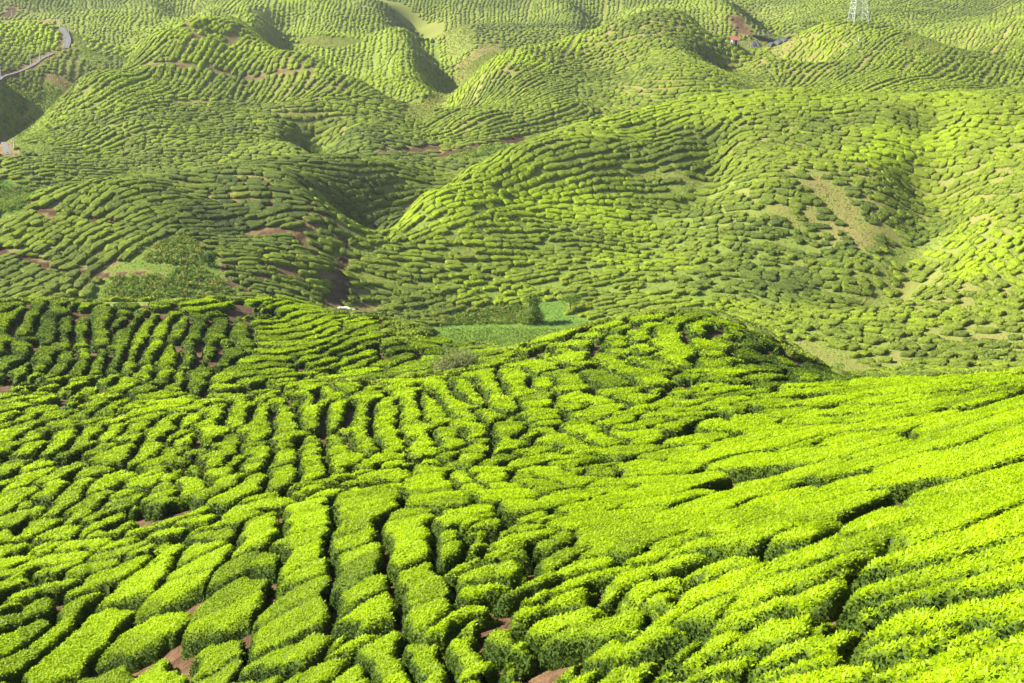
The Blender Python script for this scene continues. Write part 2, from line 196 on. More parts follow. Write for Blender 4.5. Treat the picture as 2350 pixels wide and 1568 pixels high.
def vnoise(x,y,seed=0):
    xi=np.floor(x).astype(np.int64); yi=np.floor(y).astype(np.int64); fx=x-xi; fy=y-yi
    fx=fx*fx*(3-2*fx); fy=fy*fy*(3-2*fy)
    def h(a,b):
        n=(a*374761393+b*668265263+seed*974634777)&0x7fffffff
        n=((n^(n>>13))*1274126177)&0x7fffffff
        return ((n^(n>>16))&0xffff)/65535.0
    return (h(xi,yi)*(1-fx)+h(xi+1,yi)*fx)*(1-fy)+(h(xi,yi+1)*(1-fx)+h(xi+1,yi+1)*fx)*fy
_R=np.exp(Sg); _X=_R*np.sin(THg); _Y=_R*np.cos(THg); _w=np.clip((_R-150)/120,0,1)
T.T=T.T+_w*(1.3*(vnoise(_X/24,_Y/24,90)-.5)+.55*(vnoise(_X/8,_Y/8,91)-.5)+np.clip(_R/500,0,1)*1.2*(vnoise(_X/40,_Y/40,92)-.5))/_R
REL=[([(860,20),(900,60),(925,90),(930,125),(950,150)],4,9),([(945,30),(980,75),(1005,105),(1005,145)],-8,9),([(940,150),(965,180),(970,220)],3,7),([(1020,185),(1030,230)],-6,8),
([(455,34),(485,30)],1.5,6),([(490,48),(525,58),(565,80)],-6,7),([(350,8),(375,30)],4,9),([(405,5),(410,30)],-8,10),([(590,30),(600,60)],4,9),([(640,40),(645,75)],-7,10),
([(1285,10),(1330,50)],4,10),([(1370,5),(1400,45)],-8,11),([(1640,12),(1690,50)],4,10),([(1740,8),(1768,60)],-9,11),([(660,312),(690,348)],1.8,6),([(705,306),(735,335),(765,350)],-4.5,6),
([(1585,335),(1582,420)],1.8,5),([(1628,330),(1622,400),(1605,445)],-3.2,5),([(2080,260),(2078,330)],1.8,6),([(2122,250),(2115,320),(2125,385)],-3.5,6),([(2060,430),(2050,520),(2005,600)],2.4,7),([(2130,430),(2105,520),(2085,590),(2045,640)],-4.5,7),
([(300,440),(420,470)],1.2,8),([(470,425),(520,520)],-1.5,7),([(1420,340),(1430,470)],1.2,8),([(1480,420),(1500,560)],-1.5,8),([(1750,420),(1800,600)],1.3,9),([(1880,540),(1900,680)],-1.8,9),([(1180,180),(1300,260)],2,9),([(1380,110),(1420,200)],-2.5,10),([(250,200),(330,300)],2,9),([(560,120),(600,220)],-2.5,9)]
_add=np.zeros_like(T.T)
for _pl,_am,_hw in REL:
    _p=hit([a for a,b in _pl],[b for a,b in _pl]); _q=[]
    for a,b in zip(_p[:-1],_p[1:]): _q.append(a+(b-a)*np.linspace(0,1,9)[:,None])
    _q=np.concatenate(_q); _t=np.arctan2(_q[:,0],_q[:,1]); _s=np.log(np.hypot(_q[:,0],_q[:,1])); _r=np.exp(_s.mean()); _m=4*_hw/_r
    _ti=(T.TH>_t.min()-_m)&(T.TH<_t.max()+_m); _si=(T.S>_s.min()-_m)&(T.S<_s.max()+_m)
    _a,_b=np.meshgrid(T.TH[_ti],T.S[_si]); _d=((_a[...,None]-_t)**2+(_b[...,None]-_s)**2).min(-1)*_r**2
    _add[np.ix_(_si,_ti)]+=_am*np.exp(-_d/(1.2*_hw**2))/np.exp(_b)
T.T=T.T+_add
def mesh(name,co,faces,mats,attrs=None,smooth=True,midx=None,facesizes=None):
    """faces: (n,4) or (n,3) int array, or flat array with facesizes"""
    me=bpy.data.meshes.new(name); co=np.asarray(co,np.float32)
    me.vertices.add(len(co)); me.vertices.foreach_set('co',co.ravel())
    if facesizes is None:
        faces=np.asarray(faces,np.int32); n,k=faces.shape; ls=np.arange(0,n*k,k,dtype=np.int32); fl=faces.ravel()
    else:
        fl=np.asarray(faces,np.int32); n=len(facesizes); ls=np.r_[0,np.cumsum(facesizes)[:-1]].astype(np.int32)
    me.loops.add(len(fl)); me.loops.foreach_set('vertex_index',fl)
    me.polygons.add(n); me.polygons.foreach_set('loop_start',ls)
    me.polygons.foreach_set('use_smooth',np.full(n,bool(smooth)) if np.isscalar(smooth) else smooth)
    if midx is not None: me.polygons.foreach_set('material_index',np.asarray(midx,np.int32))
    for k_,v in (attrs or {}).items():
        a=me.attributes.new(k_,'FLOAT','POINT'); a.data.foreach_set('value',np.asarray(v,np.float32))
    for m in mats: me.materials.append(m)
    me.update(calc_edges=True)
    return me
def obj(name,me,parent=None,label=None,cat=None,group=None,kind=None,loc=None):
    o=bpy.data.objects.new(name,me); COL.objects.link(o)
    if loc is not None: o.location=loc
    if parent is not None: o.parent=parent
    if label: o['label']=label
    if cat: o['category']=cat
    if group: o['group']=group
    if kind: o['kind']=kind
    return o
class MB:
    def __init__(s): s.v=[];s.f=[];s.n=0
    def add(s,v,f):
        v=np.asarray(v,float); s.v.append(v); s.f+= [tuple(int(i)+s.n for i in q) for q in f]; s.n+=len(v)
    def box(s,c,sz,R=None):
        a=np.array([[x,y,z] for x in(-.5,.5) for y in(-.5,.5) for z in(-.5,.5)])*np.array(sz)
        if R is not None: a=a@np.asarray(R).T
        s.add(a+np.array(c),[(0,1,3,2),(4,6,7,5),(0,4,5,1),(2,3,7,6),(0,2,6,4),(1,5,7,3)])
    def tube(s,pts,r,n=6,cap=True):
        pts=np.asarray(pts,float); r=np.broadcast_to(np.asarray(r,float),(len(pts),))
        V=[]
        for i,p in enumerate(pts):
            t=pts[min(i+1,len(pts)-1)]-pts[max(i-1,0)]; t=t/(np.linalg.norm(t)+1e-9)
            a=np.cross(t,[0,0,1.]) if abs(t[2])<.9 else np.cross(t,[1.,0,0]); a/=np.linalg.norm(a); b=np.cross(t,a)
            for k in range(n):
                q=2*math.pi*k/n; V.append(p+r[i]*(math.cos(q)*a+math.sin(q)*b))
        Fc=[(i*n+k,i*n+(k+1)%n,(i+1)*n+(k+1)%n,(i+1)*n+k) for i in range(len(pts)-1) for k in range(n)]
        if cap: Fc+= [tuple(range(n))[::-1],tuple((len(pts)-1)*n+k for k in range(n))]
        s.add(V,Fc)
    def build(s,name,mat,smooth=False):
        fl=np.array([i for f in s.f for i in f]); fs=np.array([len(f) for f in s.f])
        return mesh(name,np.concatenate(s.v),fl,[mat],smooth=smooth,facesizes=fs)
# ---------------------------------------------------------------- materials
def newmat(name):
    m=bpy.data.materials.new(name); m.use_nodes=True; n=m.node_tree; b=n.nodes['Principled BSDF']; return m,n,b
def node(n,t,**k):
    x=n.nodes.new('ShaderNode'+t)
    for a,v in k.items(): setattr(x,a,v)
    return x
def ramp(n,stops,src=None):
    r=node(n,'ValToRGB'); e=r.color_ramp.elements
    while len(e)>len(stops): e.remove(e[-1])
    while len(e)<len(stops): e.new(1)
    for q,(p,c) in zip(e,stops): q.position=p; q.color=(*c,1)
    if src is not None: n.links.new(src,r.inputs[0])
    return r
def mathn(n,op,a,b=None):
    m=node(n,'Math',operation=op)
    for i,v in enumerate((a,b)):
        if v is None: continue
        if hasattr(v,'links'): n.links.new(v,m.inputs[i])
        else: m.inputs[i].default_value=v
    return m.outputs[0]
TEA=[(0.0,(.020,.046,.008)),(.25,(.062,.110,.014)),(.5,(.135,.205,.008)),(.75,(.220,.325,.003)),(1.0,(.305,.430,.003))]
FART=[(0.0,(.035,.065,.02)),(.25,(.090,.130,.020)),(.5,(.165,.215,.022)),(.75,(.240,.325,.014)),(1.0,(.31,.44,.008))]  # far foliage stops, paler: sheen of older leaves painted into the colour
def foliage_mat(name,bump_scale,bump,noise_amp,ns,translucent=.0,rough=.55,stops=TEA,haslf=False):
    m,n,b=newmat(name)
    at=node(n,'Attribute',attribute_name='tone'); tc=node(n,'TexCoord')
    nz=node(n,'TexNoise'); nz.inputs['Scale'].default_value=ns; nz.inputs['Detail'].default_value=3
    n.links.new(tc.outputs['Object'],nz.inputs['Vector'])
    v=mathn(n,'ADD',at.outputs['Fac'],mathn(n,'MULTIPLY',mathn(n,'SUBTRACT',nz.outputs['Fac'],.5),noise_amp))
    r=ramp(n,stops,v); n.links.new(r.outputs[0],b.inputs['Base Color'])
    b.inputs['Roughness'].default_value=rough; b.inputs['Specular IOR Level'].default_value=.12
    if bump>0:
        n2=node(n,'TexNoise'); n2.inputs['Scale'].default_value=bump_scale; n2.inputs['Detail'].default_value=4; n2.inputs['Roughness'].default_value=.7
        n.links.new(tc.outputs['Object'],n2.inputs['Vector'])
        bp=node(n,'Bump'); bp.inputs['Strength'].default_value=1; bp.inputs['Distance'].default_value=bump
        n.links.new(n2.outputs['Fac'],bp.inputs['Height']); n.links.new(bp.outputs[0],b.inputs['Normal'])
    if translucent>0:
        tr=node(n,'BsdfTranslucent'); mx=node(n,'MixShader'); mx.inputs[0].default_value=translucent
        hs=node(n,'HueSaturation'); hs.inputs['Value'].default_value=1.6; hs.inputs['Hue'].default_value=.492
        n.links.new(r.outputs[0],hs.inputs['Color']); n.links.new(hs.outputs[0],tr.inputs[0])
        n.links.new(b.outputs[0],mx.inputs[1]); n.links.new(tr.outputs[0],mx.inputs[2])
        n.links.new(mx.outputs[0],n.nodes['Material Output'].inputs[0])
    return m
M_leaf=foliage_mat('tea_leaves',0,0,.0,1,translucent=.42,rough=.5)
M_core=foliage_mat('tea_canopy',28,.05,.35,14,rough=.7)
M_far=foliage_mat('far_tea_canopy',5.0,.34,.80,3.4,rough=.8,stops=FART)
M_fleaf=foliage_mat('far_tea_leaves',0,0,0,1,translucent=.2,rough=.7,stops=FART)
M_wild=foliage_mat('wild_leaves',0,0,0,1,translucent=.3,rough=.6,stops=[(0,(.03,.07,.01)),(.35,(.09,.17,.02)),(.6,(.17,.25,.03)),(.8,(.25,.25,.05)),(1,(.30,.15,.05))])
M_field=foliage_mat('vegetable_leaves',12,.1,.3,6,rough=.7,stops=[(0,(.06,.13,.02)),(.5,(.19,.30,.035)),(1,(.32,.46,.07))])
def plain(name,c,rough=.8,metal=0,noise=.15,scale=5):
    m,n,b=newmat(name); tc=node(n,'TexCoord'); nz=node(n,'TexNoise'); nz.inputs['Scale'].default_value=scale; nz.inputs['Detail'].default_value=5
    n.links.new(tc.outputs['Object'],nz.inputs['Vector'])
    lo=tuple(max(0,v*(1-2*noise)) for v in c); hi=tuple(v*(1+2*noise) for v in c)
    r=ramp(n,[(.3,lo),(.7,hi)],nz.outputs['Fac']); n.links.new(r.outputs[0],b.inputs['Base Color'])
    b.inputs['Roughness'].default_value=rough; b.inputs['Metallic'].default_value=metal
    return m
M_twig=plain('pale_twigs',(.36,.31,.24),.9,0,.3,9)
M_wood=plain('grey_bark',(.22,.17,.12),.9,0,.3,9)
M_soilp=plain('red_soil',(.42,.22,.11),.95,0,.25,.8)
M_road=plain('pale_road',(.13,.125,.125),.9,0,.12,1.5)
M_conc=plain('pale_concrete',(.62,.60,.55),.8,0,.1,4)
M_steel=plain('galvanised_steel',(.55,.57,.57),.45,.25,.08,3)
M_red=plain('red_roof_sheet',(.36,.11,.08),.6,0,.12,2)
M_white=plain('white_paint',(.75,.74,.70),.7,0,.05,3)
M_net=plain('black_netting',(.045,.05,.065),.8,0,.4,3)
M_rock=plain('white_rock',(.62,.58,.50),.85,0,.2,4)
# ground: attribute g 0 soil .. 1 dry grass .. 2 green
def ground_mat():
    m,n,b=newmat('ground_cover'); tc=node(n,'TexCoord'); at=node(n,'Attribute',attribute_name='g')
    def nz(s,d=4):
        x=node(n,'TexNoise'); x.inputs['Scale'].default_value=s; x.inputs['Detail'].default_value=d; x.inputs['Roughness'].default_value=.65
        n.links.new(tc.outputs['Object'],x.inputs['Vector']); return x.outputs['Fac']
    a=nz(.25); c=nz(2.2); 
    v=mathn(n,'ADD',at.outputs['Fac'],mathn(n,'MULTIPLY',mathn(n,'SUBTRACT',a,.5),.9))
    v=mathn(n,'ADD',v,mathn(n,'MULTIPLY',mathn(n,'SUBTRACT',c,.5),1.0)); v=mathn(n,'MULTIPLY',v,.5)
    r=ramp(n,[(0,(.075,.042,.022)),(.16,(.155,.095,.05)),(.33,(.22,.185,.065)),(.5,(.19,.215,.045)),(.7,(.15,.22,.03)),(1,(.09,.19,.025))],v)
    n.links.new(r.outputs[0],b.inputs['Base Color']); b.inputs['Roughness'].default_value=.95; b.inputs['Specular IOR Level'].default_value=.1
    bp=node(n,'Bump'); bp.inputs['Strength'].default_value=1; bp.inputs['Distance'].default_value=.25; n.links.new(c,bp.inputs['Height']); n.links.new(bp.outputs[0],b.inputs['Normal'])
    return m
M_ground=ground_mat()
# ---------------------------------------------------------------- zones: px,py,row angle,tone,density,bush length,ground
Z=[
# hill L, tone painted brighter on the lit side and darker on the shaded flank
(20,640,25,.34,1,3.5,.4),(100,650,25,.34,1,3.5,.4),(40,560,35,.42,1,3.5,.6),(120,570,33,.38,1,3.5,.5),(200,560,30,.34,1,3.2,.4),(100,490,35,.45,1,3.5,.6),(200,480,25,.40,1,3.2,.5),(300,520,30,.33,1,3.2,.4),
(300,440,22,.42,1,3.2,.6),(400,480,8,.28,1,3.5,.4),(500,430,2,.34,1,3.5,.5),(500,520,0,.27,1,3.5,.3),(600,460,-4,.27,1,3.5,.3),(600,560,-3,.30,.95,3,.1),(600,640,-5,.33,.8,2.2,.0),(700,520,0,.30,.95,2.6,.2),(700,600,-5,.33,.75,1.9,.0),(700,400,-8,.32,1,3.2,.5),(750,650,-5,.36,.7,1.6,.2),
(800,420,-22,.22,1,3,.4),(820,500,25,.22,.95,2.2,.4),(880,440,30,.2,.95,2.2,.5),(950,400,-20,.3,1,3,.8),
# hill R
(820,610,-10,.5,.85,1.8,1.3),(900,650,-12,.45,.9,2,1.3),(880,540,25,.62,.9,1.8,1.3),(1000,480,25,.7,.95,2,1.2),(1000,600,-5,.55,.85,1.9,1.2),(1000,700,20,.36,.85,2.4,1.3),(1100,400,28,.5,.95,2.4,1.1),(1120,450,5,.82,.97,2.4,1.2),(1150,550,-5,.62,.88,2,1.2),(1150,640,0,.5,.85,1.9,1.3),(1150,690,10,.62,.9,2,1.3),
(1250,330,22,.45,1,3,1),(1300,380,10,.38,1,2.8,1),(1300,450,0,.72,.95,2.2,1.2),(1320,550,-5,.42,.85,2,1.3),(1300,650,5,.42,.85,2.2,1.3),(1400,500,-5,.68,.85,2,1.3),(1450,300,15,.6,1,2.6,1),(1450,400,3,.36,.97,2.8,1.1),(1500,450,-5,.55,.85,2.2,1.2),(1500,600,-3,.62,.8,1.8,1.3),(1500,690,8,.5,.85,2.2,1.3),
(1600,250,10,.62,1,2.4,1),(1600,350,5,.36,1,2.2,1),(1620,470,-5,.32,.85,2,1.2),(1600,560,-4,.42,.8,1.8,1.2),(1650,650,-8,.3,.85,2,1.3),(1750,230,3,.62,1,2.4,1),(1750,330,-3,.38,.95,2.4,.9),(1750,450,-3,.38,.72,1.6,1),(1750,560,-8,.3,.8,1.8,1.2),(1800,650,-14,.32,.8,1.7,1.2),(1750,720,-15,.55,.85,1.8,1.3),
(1900,230,0,.62,1,2.4,1),(1900,320,-4,.36,.97,2.6,.8),(1850,420,-8,.38,.72,1.5,1.0),(1950,420,-8,.4,.72,1.5,.9),(1950,500,-12,.35,.5,1.3,.85),(1900,600,-15,.32,.75,1.6,1.1),(1950,700,-15,.34,.75,1.7,1.1),(1900,760,-15,.5,.8,1.8,1.2),
(2050,230,-5,.56,1,2.4,.9),(2100,280,-22,.3,.95,2.4,.7),(2050,340,-8,.72,.97,2.8,1.1),(2150,340,-5,.72,.97,2.8,1.1),(2250,330,-5,.55,.97,2.6,1),(2200,250,5,.58,1,2.4,1),(2320,240,8,.5,1,2.6,1),(2130,440,-20,.45,.9,1.8,.9),(2100,520,-25,.32,.85,1.8,.9),(2250,450,0,.45,.75,1.8,.9),(2320,480,8,.45,.7,1.6,.8),
(2200,560,-15,.68,.85,2.2,1.1),(2300,580,-18,.78,.9,2.4,1.1),(2100,650,-15,.38,.7,1.4,1.0),(2200,680,-18,.42,.7,1.6,.9),(2300,700,-18,.45,.75,1.8,1),(2050,760,-8,.48,.75,1.7,1.1),(2200,800,-5,.42,.7,1.8,1),(2320,800,-5,.4,.7,1.8,1),
# hill B
(120,270,5,.5,.9,1.8,1.2),(180,230,25,.5,.9,1.8,1.2),(100,310,15,.5,.8,1.7,1.3),(250,180,40,.48,1,2.6,1),(300,220,38,.52,1,2.4,1),(330,130,42,.5,1,2.6,1),(380,70,50,.72,1,2,1),(440,80,50,.7,1,2,1),(520,70,30,.55,1,2,1),(420,120,55,.62,1,2.4,.9),(500,120,62,.68,1,2.4,.8),(600,120,65,.6,1,2.4,.8),(700,140,60,.5,1,2.4,.8),(450,190,52,.42,1,3,.8),(550,200,55,.38,1,3,.8),(680,200,55,.4,1,2.6,.8),(800,200,45,.4,1,2.2,.8),
(200,330,20,.45,1,3,1),(350,300,5,.44,1,3.4,.9),(450,260,0,.44,1,3.4,.9),(350,360,2,.38,1,3,.8),(500,320,-3,.36,1,3.2,.7),(600,270,-4,.42,1,3,.8),(700,300,8,.44,1,2.8,.9),(820,260,-10,.42,1,2.6,.8),(900,280,-15,.35,1,2.6,.7),(850,330,-3,.3,1,2.4,.6),(50,390,12,.45,1,2.8,1),(100,420,0,.36,.8,2,1.4),(620,350,0,.46,1,3,.9),
# hill C
(1000,300,32,.48,1,3,.8),(1150,290,12,.42,1,3.4,.6),(1300,300,2,.44,1,3.4,.7),(1100,350,5,.42,1,3,.7),(1200,200,35,.4,1,3,.6),(1200,130,60,.72,1,1.8,1),(1300,100,55,.74,1,1.8,1),(1130,170,60,.5,.9,1.8,.6),(1350,150,5,.34,1,3,.5),(1450,90,10,.36,1,2.8,.5),(1450,200,0,.4,1,3.4,.5),(1540,140,-8,.38,1,3.2,.3),(1600,80,-20,.38,1,2.2,.4),(1680,130,-15,.44,1,2.4,.5),(1600,180,-3,.46,1,2.8,.5),(1720,170,-8,.46,1,2.4,.5),(1800,210,-10,.4,1,2.4,.5),
# hill D, E
(1800,120,38,.52,1,2,.9),(1850,160,42,.5,1,2.2,.9),(1900,90,35,.52,1,2,.9),(1950,150,48,.44,1,2.6,.8),(2000,90,40,.5,1,2.2,.9),(2050,120,55,.42,1,2.6,.8),(2150,150,50,.42,1,2.4,.8),(1950,190,22,.48,1,2.2,.9),(2100,190,10,.45,1,2,.9),
(2150,90,60,.42,1,2,.8),(2250,100,62,.42,1,2,.8),(2320,60,55,.48,1,2,.9),(2300,150,62,.44,1,2.2,.9),(2330,190,60,.45,1,2,.9),
# far
(780,60,85,.52,1,1.6,1.2),(700,60,80,.55,1,1.6,1.2),(860,100,85,.62,1,1.6,1.2),(940,160,85,.66,1,1.6,1.2),(960,230,80,.58,.9,1.6,1.2),(650,100,80,.6,.8,1.6,1.2),(1020,170,80,.45,1,1.6,1.2),(960,70,85,.34,1,1.6,1),(1100,40,80,.38,1,1.6,1),(1200,60,88,.34,1,1.8,.9),(1250,110,85,.36,1,1.8,.9),(1340,60,85,.3,1,1.6,.9),(1430,20,85,.4,1,1.6,1),(1550,15,85,.48,1,1.6,1.1),(1640,40,85,.42,1,1.6,1),(1700,80,85,.3,.9,1.6,.8),(1800,30,10,.42,1,2,1),(1850,60,5,.46,1,2,1),(2000,30,5,.4,1,2,1),(2080,60,5,.42,1,2,1),(2200,30,5,.34,1,2,.9),
(400,15,80,.42,1,1.6,1),(280,30,80,.5,1,1.6,1.1),(180,20,85,.36,1,1.6,1),(60,20,85,.34,.8,1.6,1),(240,80,85,.44,1,2,1.1),(300,60,75,.5,1,2,1.1),
(60,70,60,.85,1,2,.8),(30,100,60,.75,1,2,.8),(110,80,62,.8,1,2,.8),(60,140,50,.45,1,1.8,.8),(20,150,60,.45,1,1.8,.8),(150,140,80,.34,1,2,.8),(100,180,80,.35,1,1.8,.8),(20,220,60,.4,1,1.6,.7),(30,260,40,.35,1,1.6,.7),
# back slopes and outside the frame
(1800,900,-20,.4,.9,2,.8),(2400,900,25,.8,1,3,.5),(-60,800,70,.6,1,3,.4),(-60,1200,55,.7,1,3,.4),(-60,500,30,.4,1,3,.5),(2420,400,5,.45,1,2.4,1),(-60,250,40,.4,1,2,1),(2420,1300,35,.85,1,4,.4),(300,860,10,.5,1,2,.8),
]
Z=np.array(Z,float)
_zh=hit(Z[:,0],Z[:,1]); _z2=[]
for k in range(len(Z)):
    a=math.radians(Z[k,2]); dd=5
    p=hit([Z[k,0]-dd*math.cos(a),Z[k,0]+dd*math.cos(a)],[Z[k,1]+dd*math.sin(a),Z[k,1]-dd*math.sin(a)])
    if np.hypot(*(p[1]-p[0])[:2])>40: p=np.array([_zh[k],_zh[k]+[1,0,0]])
    _z2.append(math.atan2(p[1,1]-p[0,1],p[1,0]-p[0,0]))
ZA=np.array(_z2); ZTH=np.arctan2(_zh[:,0],_zh[:,1]); ZS=np.log(np.hypot(_zh[:,0],_zh[:,1]))
def zone(x,y):
    """gaussian blend of zone samples -> angle,tone,density,len,ground"""
    th=np.arctan2(x,y); s=np.log(np.hypot(x,y)); n=len(th); out=np.empty((n,5))
    for i in range(0,n,20000):
        q=slice(i,i+20000)
        d2=((th[q,None]-ZTH)**2+(s[q,None]-ZS)**2)
        w_=np.exp(-d2/(2*.016**2))+1e-9/(d2+1e-4)**2
        w_/=w_.sum(1,keepdims=True)
        c=w_@np.cos(2*ZA); sn=w_@np.sin(2*ZA)
        out[q,0]=.5*np.arctan2(sn,c)+(.75*(vnoise(x[q]/7,y[q]/7,71)-.5)+.35*(vnoise(x[q]/3,y[q]/3,72)-.5))*np.clip(1.3-np.exp(s[q])/500,.3,1); out[q,1:]=w_@Z[:,3:7]
    return out
def polyline(pts,h=0,step=1.5,dmax=1500):
    p=np.array(pts,float); P=hit(p[:,0],p[:,1],h,dmax)[:,:2]; out=[]
    for a,b in zip(P[:-1],P[1:]):
        n=max(2,int(np.hypot(*(b-a))/step)); out.append(a+(b-a)*np.linspace(0,1,n)[:,None])
    return np.concatenate(out)
# soil paths and bare grounds: (points, half width m, ground value)
PATHS=[([(0,578),(60,600),(130,620),(230,632)],1.5,-.05),([(1870,420),(1950,490),(1990,560)],2.5,.8),([(230,632),(320,628),(420,640),(520,655)],1.0,.2),([(785,560),(788,600),(785,650),(745,695)],1.3,.1),([(90,480),(170,500),(262,512)],1.2,.1),
([(342,86),(450,92),(600,88)],1.2,.5),([(340,150),(500,162),(720,160)],1.2,.4),([(400,232),(520,236)],1.2,.5),([(700,540),(640,530),(580,545)],1.,.1),([(690,545),(740,580),(780,610)],1.,.0),
([(1015,357),(1060,345),(1100,335),(1190,325)],2.2,-.2),([(960,350),(1010,340)],1.2,.1),([(870,352),(920,345),(990,338)],1.4,.1),
([(962,264),(985,245),(1015,225),(1060,180),(1090,140),(1125,108)],4,1.0),([(1060,150),(1095,120),(1130,112)],3,.7),([(890,5),(930,35),(990,65),(1060,108)],5,1.05),
([(1735,100),(1700,110),(1800,105)],5,.9),([(2060,600),(2110,575),(2140,560)],2.5,1.2),
([(1560,820),(1700,800)],1,1),([(1840,800),(1900,835),(1960,858)],4,1.0),([(2130,120),(2200,95),(2080,110)],3,1.1),([(1420,390),(1530,405),(1600,420)],1,.9),
([(790,620),(900,650),(960,660)],1,1.0),([(850,200),(900,228),(960,262)],1.2,1.0),([(1710,75),(1690,40)],3,.2),
# left valley floor
([(0,335),(40,320),(80,290),(100,240),(125,195)],3,1.3),([(40,330),(80,345),(110,335)],3,1.3),([(190,110),(225,130),(240,140)],2.5,1.2),([(150,60),(180,95),(200,130),(215,150)],2.5,1.2),([(120,180),(155,200)],3,.6),
([(0,48),(60,50),(120,48)],3,.5),([(20,40),(30,20)],3,-.1),([(720,90),(760,100),(800,95)],6,1.1),([(600,40),(625,70),(600,85)],5,1.1)]
PATHP=[]; 
for pts,hw,g in PATHS:
    q=polyline(pts); PATHP.append((q,hw,g))
ROAD1=polyline([(-30,180),(0,176),(46,166),(70,155),(92,137),(128,121)],step=1); ROAD2=polyline([(150,112),(156,98),(155,86),(150,77),(142,70),(123,60)],step=1); ROAD3=polyline([(-10,310),(4,328),(14,345),(22,358)],step=1)
for q in (ROAD1,ROAD2,ROAD3): PATHP.append((q,2.0,.5))
POLYS=[([(230,632),(290,595),(360,548),(420,535),(480,570),(520,640),(570,690),(380,700),(130,700),(240,655)],1.35),
([(985,752),(1080,715),(1150,703),(1235,705),(1330,728),(1400,745),(1400,800),(1000,800)],1.7),([(1220,690),(1300,695),(1300,740),(1210,740)],1.8),
([(690,305),(735,330),(760,360),(690,352)],1.5),([(0,410),(60,430),(90,440),(40,490),(0,500)],2),([(1020,350),(1185,328),(1180,345),(1090,368),(1020,366)],1.6),
([(740,690),(800,690),(800,715),(730,705)],.5),
([(1900,820),(2000,840),(1960,870),(1880,850)],.95),([(1730,85),(1830,80),(1800,115),(1720,112)],1.0),]
def inpoly(px,py,poly):
    c=np.zeros(len(px),bool); n=len(poly)
    for i in range(n):
        x1,y1=poly[i]; x2,y2=poly[(i+1)%n]
        if y1==y2: continue
        c^=((y1>py)!=(y2>py))&(px<(x2-x1)*(py-y1)/(y2-y1)+x1)
    return c
# horizon map for visibility
_run=np.maximum.accumulate(T.T,axis=0)
def hidden_by(x,y,z):
    th=np.arctan2(x,y); r=np.hypot(x,y); s=np.log(r)
    i=np.clip(np.round((th-T.TH[0])/.003).astype(int),0,len(T.TH)-1); j=np.clip(((s-T.S[0])/.006).astype(int)-2,0,len(T.S)-1)
    return _run[j,i]*r+CAMZ-z      # metres below the line of sight (negative = seen)
def bare(x,y):
    """mask and ground value override"""
    n=len(x); m=np.zeros(n,bool); g=np.full(n,np.nan)
    z=gz(x,y); px,py=project(x,y,z); vis=hidden_by(x,y,z)<1.0
    for poly,gv in POLYS:
        nx=14*(vnoise(x/3,y/3,61)-.5)*120/np.hypot(x,y)*2; k=inpoly(px+nx,py+nx*.6,poly)&vis&(y>100); m|=k; g[k]=gv
    for q,hw,gv in PATHP:
        lo=q.min(0)-hw-2; hi=q.max(0)+hw+2
        k=np.nonzero((x>lo[0])&(x<hi[0])&(y>lo[1])&(y<hi[1]))[0]
        for a in range(0,len(k),20000):
            kk=k[a:a+20000]
            dd=np.sqrt(((x[kk,None]-q[:,0])**2+(y[kk,None]-q[:,1])**2).min(1))+1.2*(vnoise(x[kk]/2.5,y[kk]/2.5,5)-.5)*min(1,hw/2)
            w_=kk[dd<hw]; m[w_]=True; g[w_]=gv
    return m,g
# ---------------------------------------------------------------- ground
R_=np.exp(Sg); gx=(R_*np.sin(THg)).ravel(); gy=(R_*np.cos(THg)).ravel()
zz=CAMZ+(R_*T.T).ravel()
zn=zone(gx,gy); gval=zn[:,4]+.25*(zn[:,4]<.7); gval[gy<135]=.12
_,gb=bare(gx,gy); k=~np.isnan(gb); gval[k]=gb[k]
n_,m_=T.T.shape; idx=np.arange(n_*m_).reshape(n_,m_)
q=np.stack([idx[:-1,:-1],idx[:-1,1:],idx[1:,1:],idx[1:,:-1]],-1).reshape(-1,4)
obj('ground',mesh('ground',np.c_[gx,gy,zz],q,[M_ground],{'g':gval}),kind='structure')
# ---------------------------------------------------------------- near hedges, traced row by row
def cumres(P,step):
    seg=np.hypot(*(P[1:]-P[:-1]).T); c=np.r_[0,np.cumsum(seg)]; L=c[-1]; n=max(2,int(L/step)+1)
    t=np.linspace(0,L,n); return np.c_[np.interp(t,c,P[:,0]),np.interp(t,c,P[:,1])],L
H=[]
for gi,(place,win,order,txt) in enumerate(TR):
    ox,oy,s=WIN[win]
    for seq in txt.split(';'):
        p=np.array([[float(a) for a in t.split(',')] for t in seq.split()])
        D=np.c_[(p[:,0]/s+ox),(p[:,1]/s+oy)]/1.743
        P3=hit(D[:,0],D[:,1],.7,165)
        P,L=cumres(P3[:,:2],.25)
        H.append(dict(g=gi,P=P,L=L,D=D,pc=D.mean(0),o=order))
allp=np.concatenate([h['P'] for h in H]); hid=np.concatenate([np.full(len(h['P']),i) for i,h in enumerate(H)])
def mind(x,y,Q):
    out=np.empty(len(x))
    for a in range(0,len(x),40000):
        b=slice(a,a+40000)
        out[b]=np.sqrt(((x[b,None]-Q[:,0])**2+(y[b,None]-Q[:,1])**2).min(1))
    return out
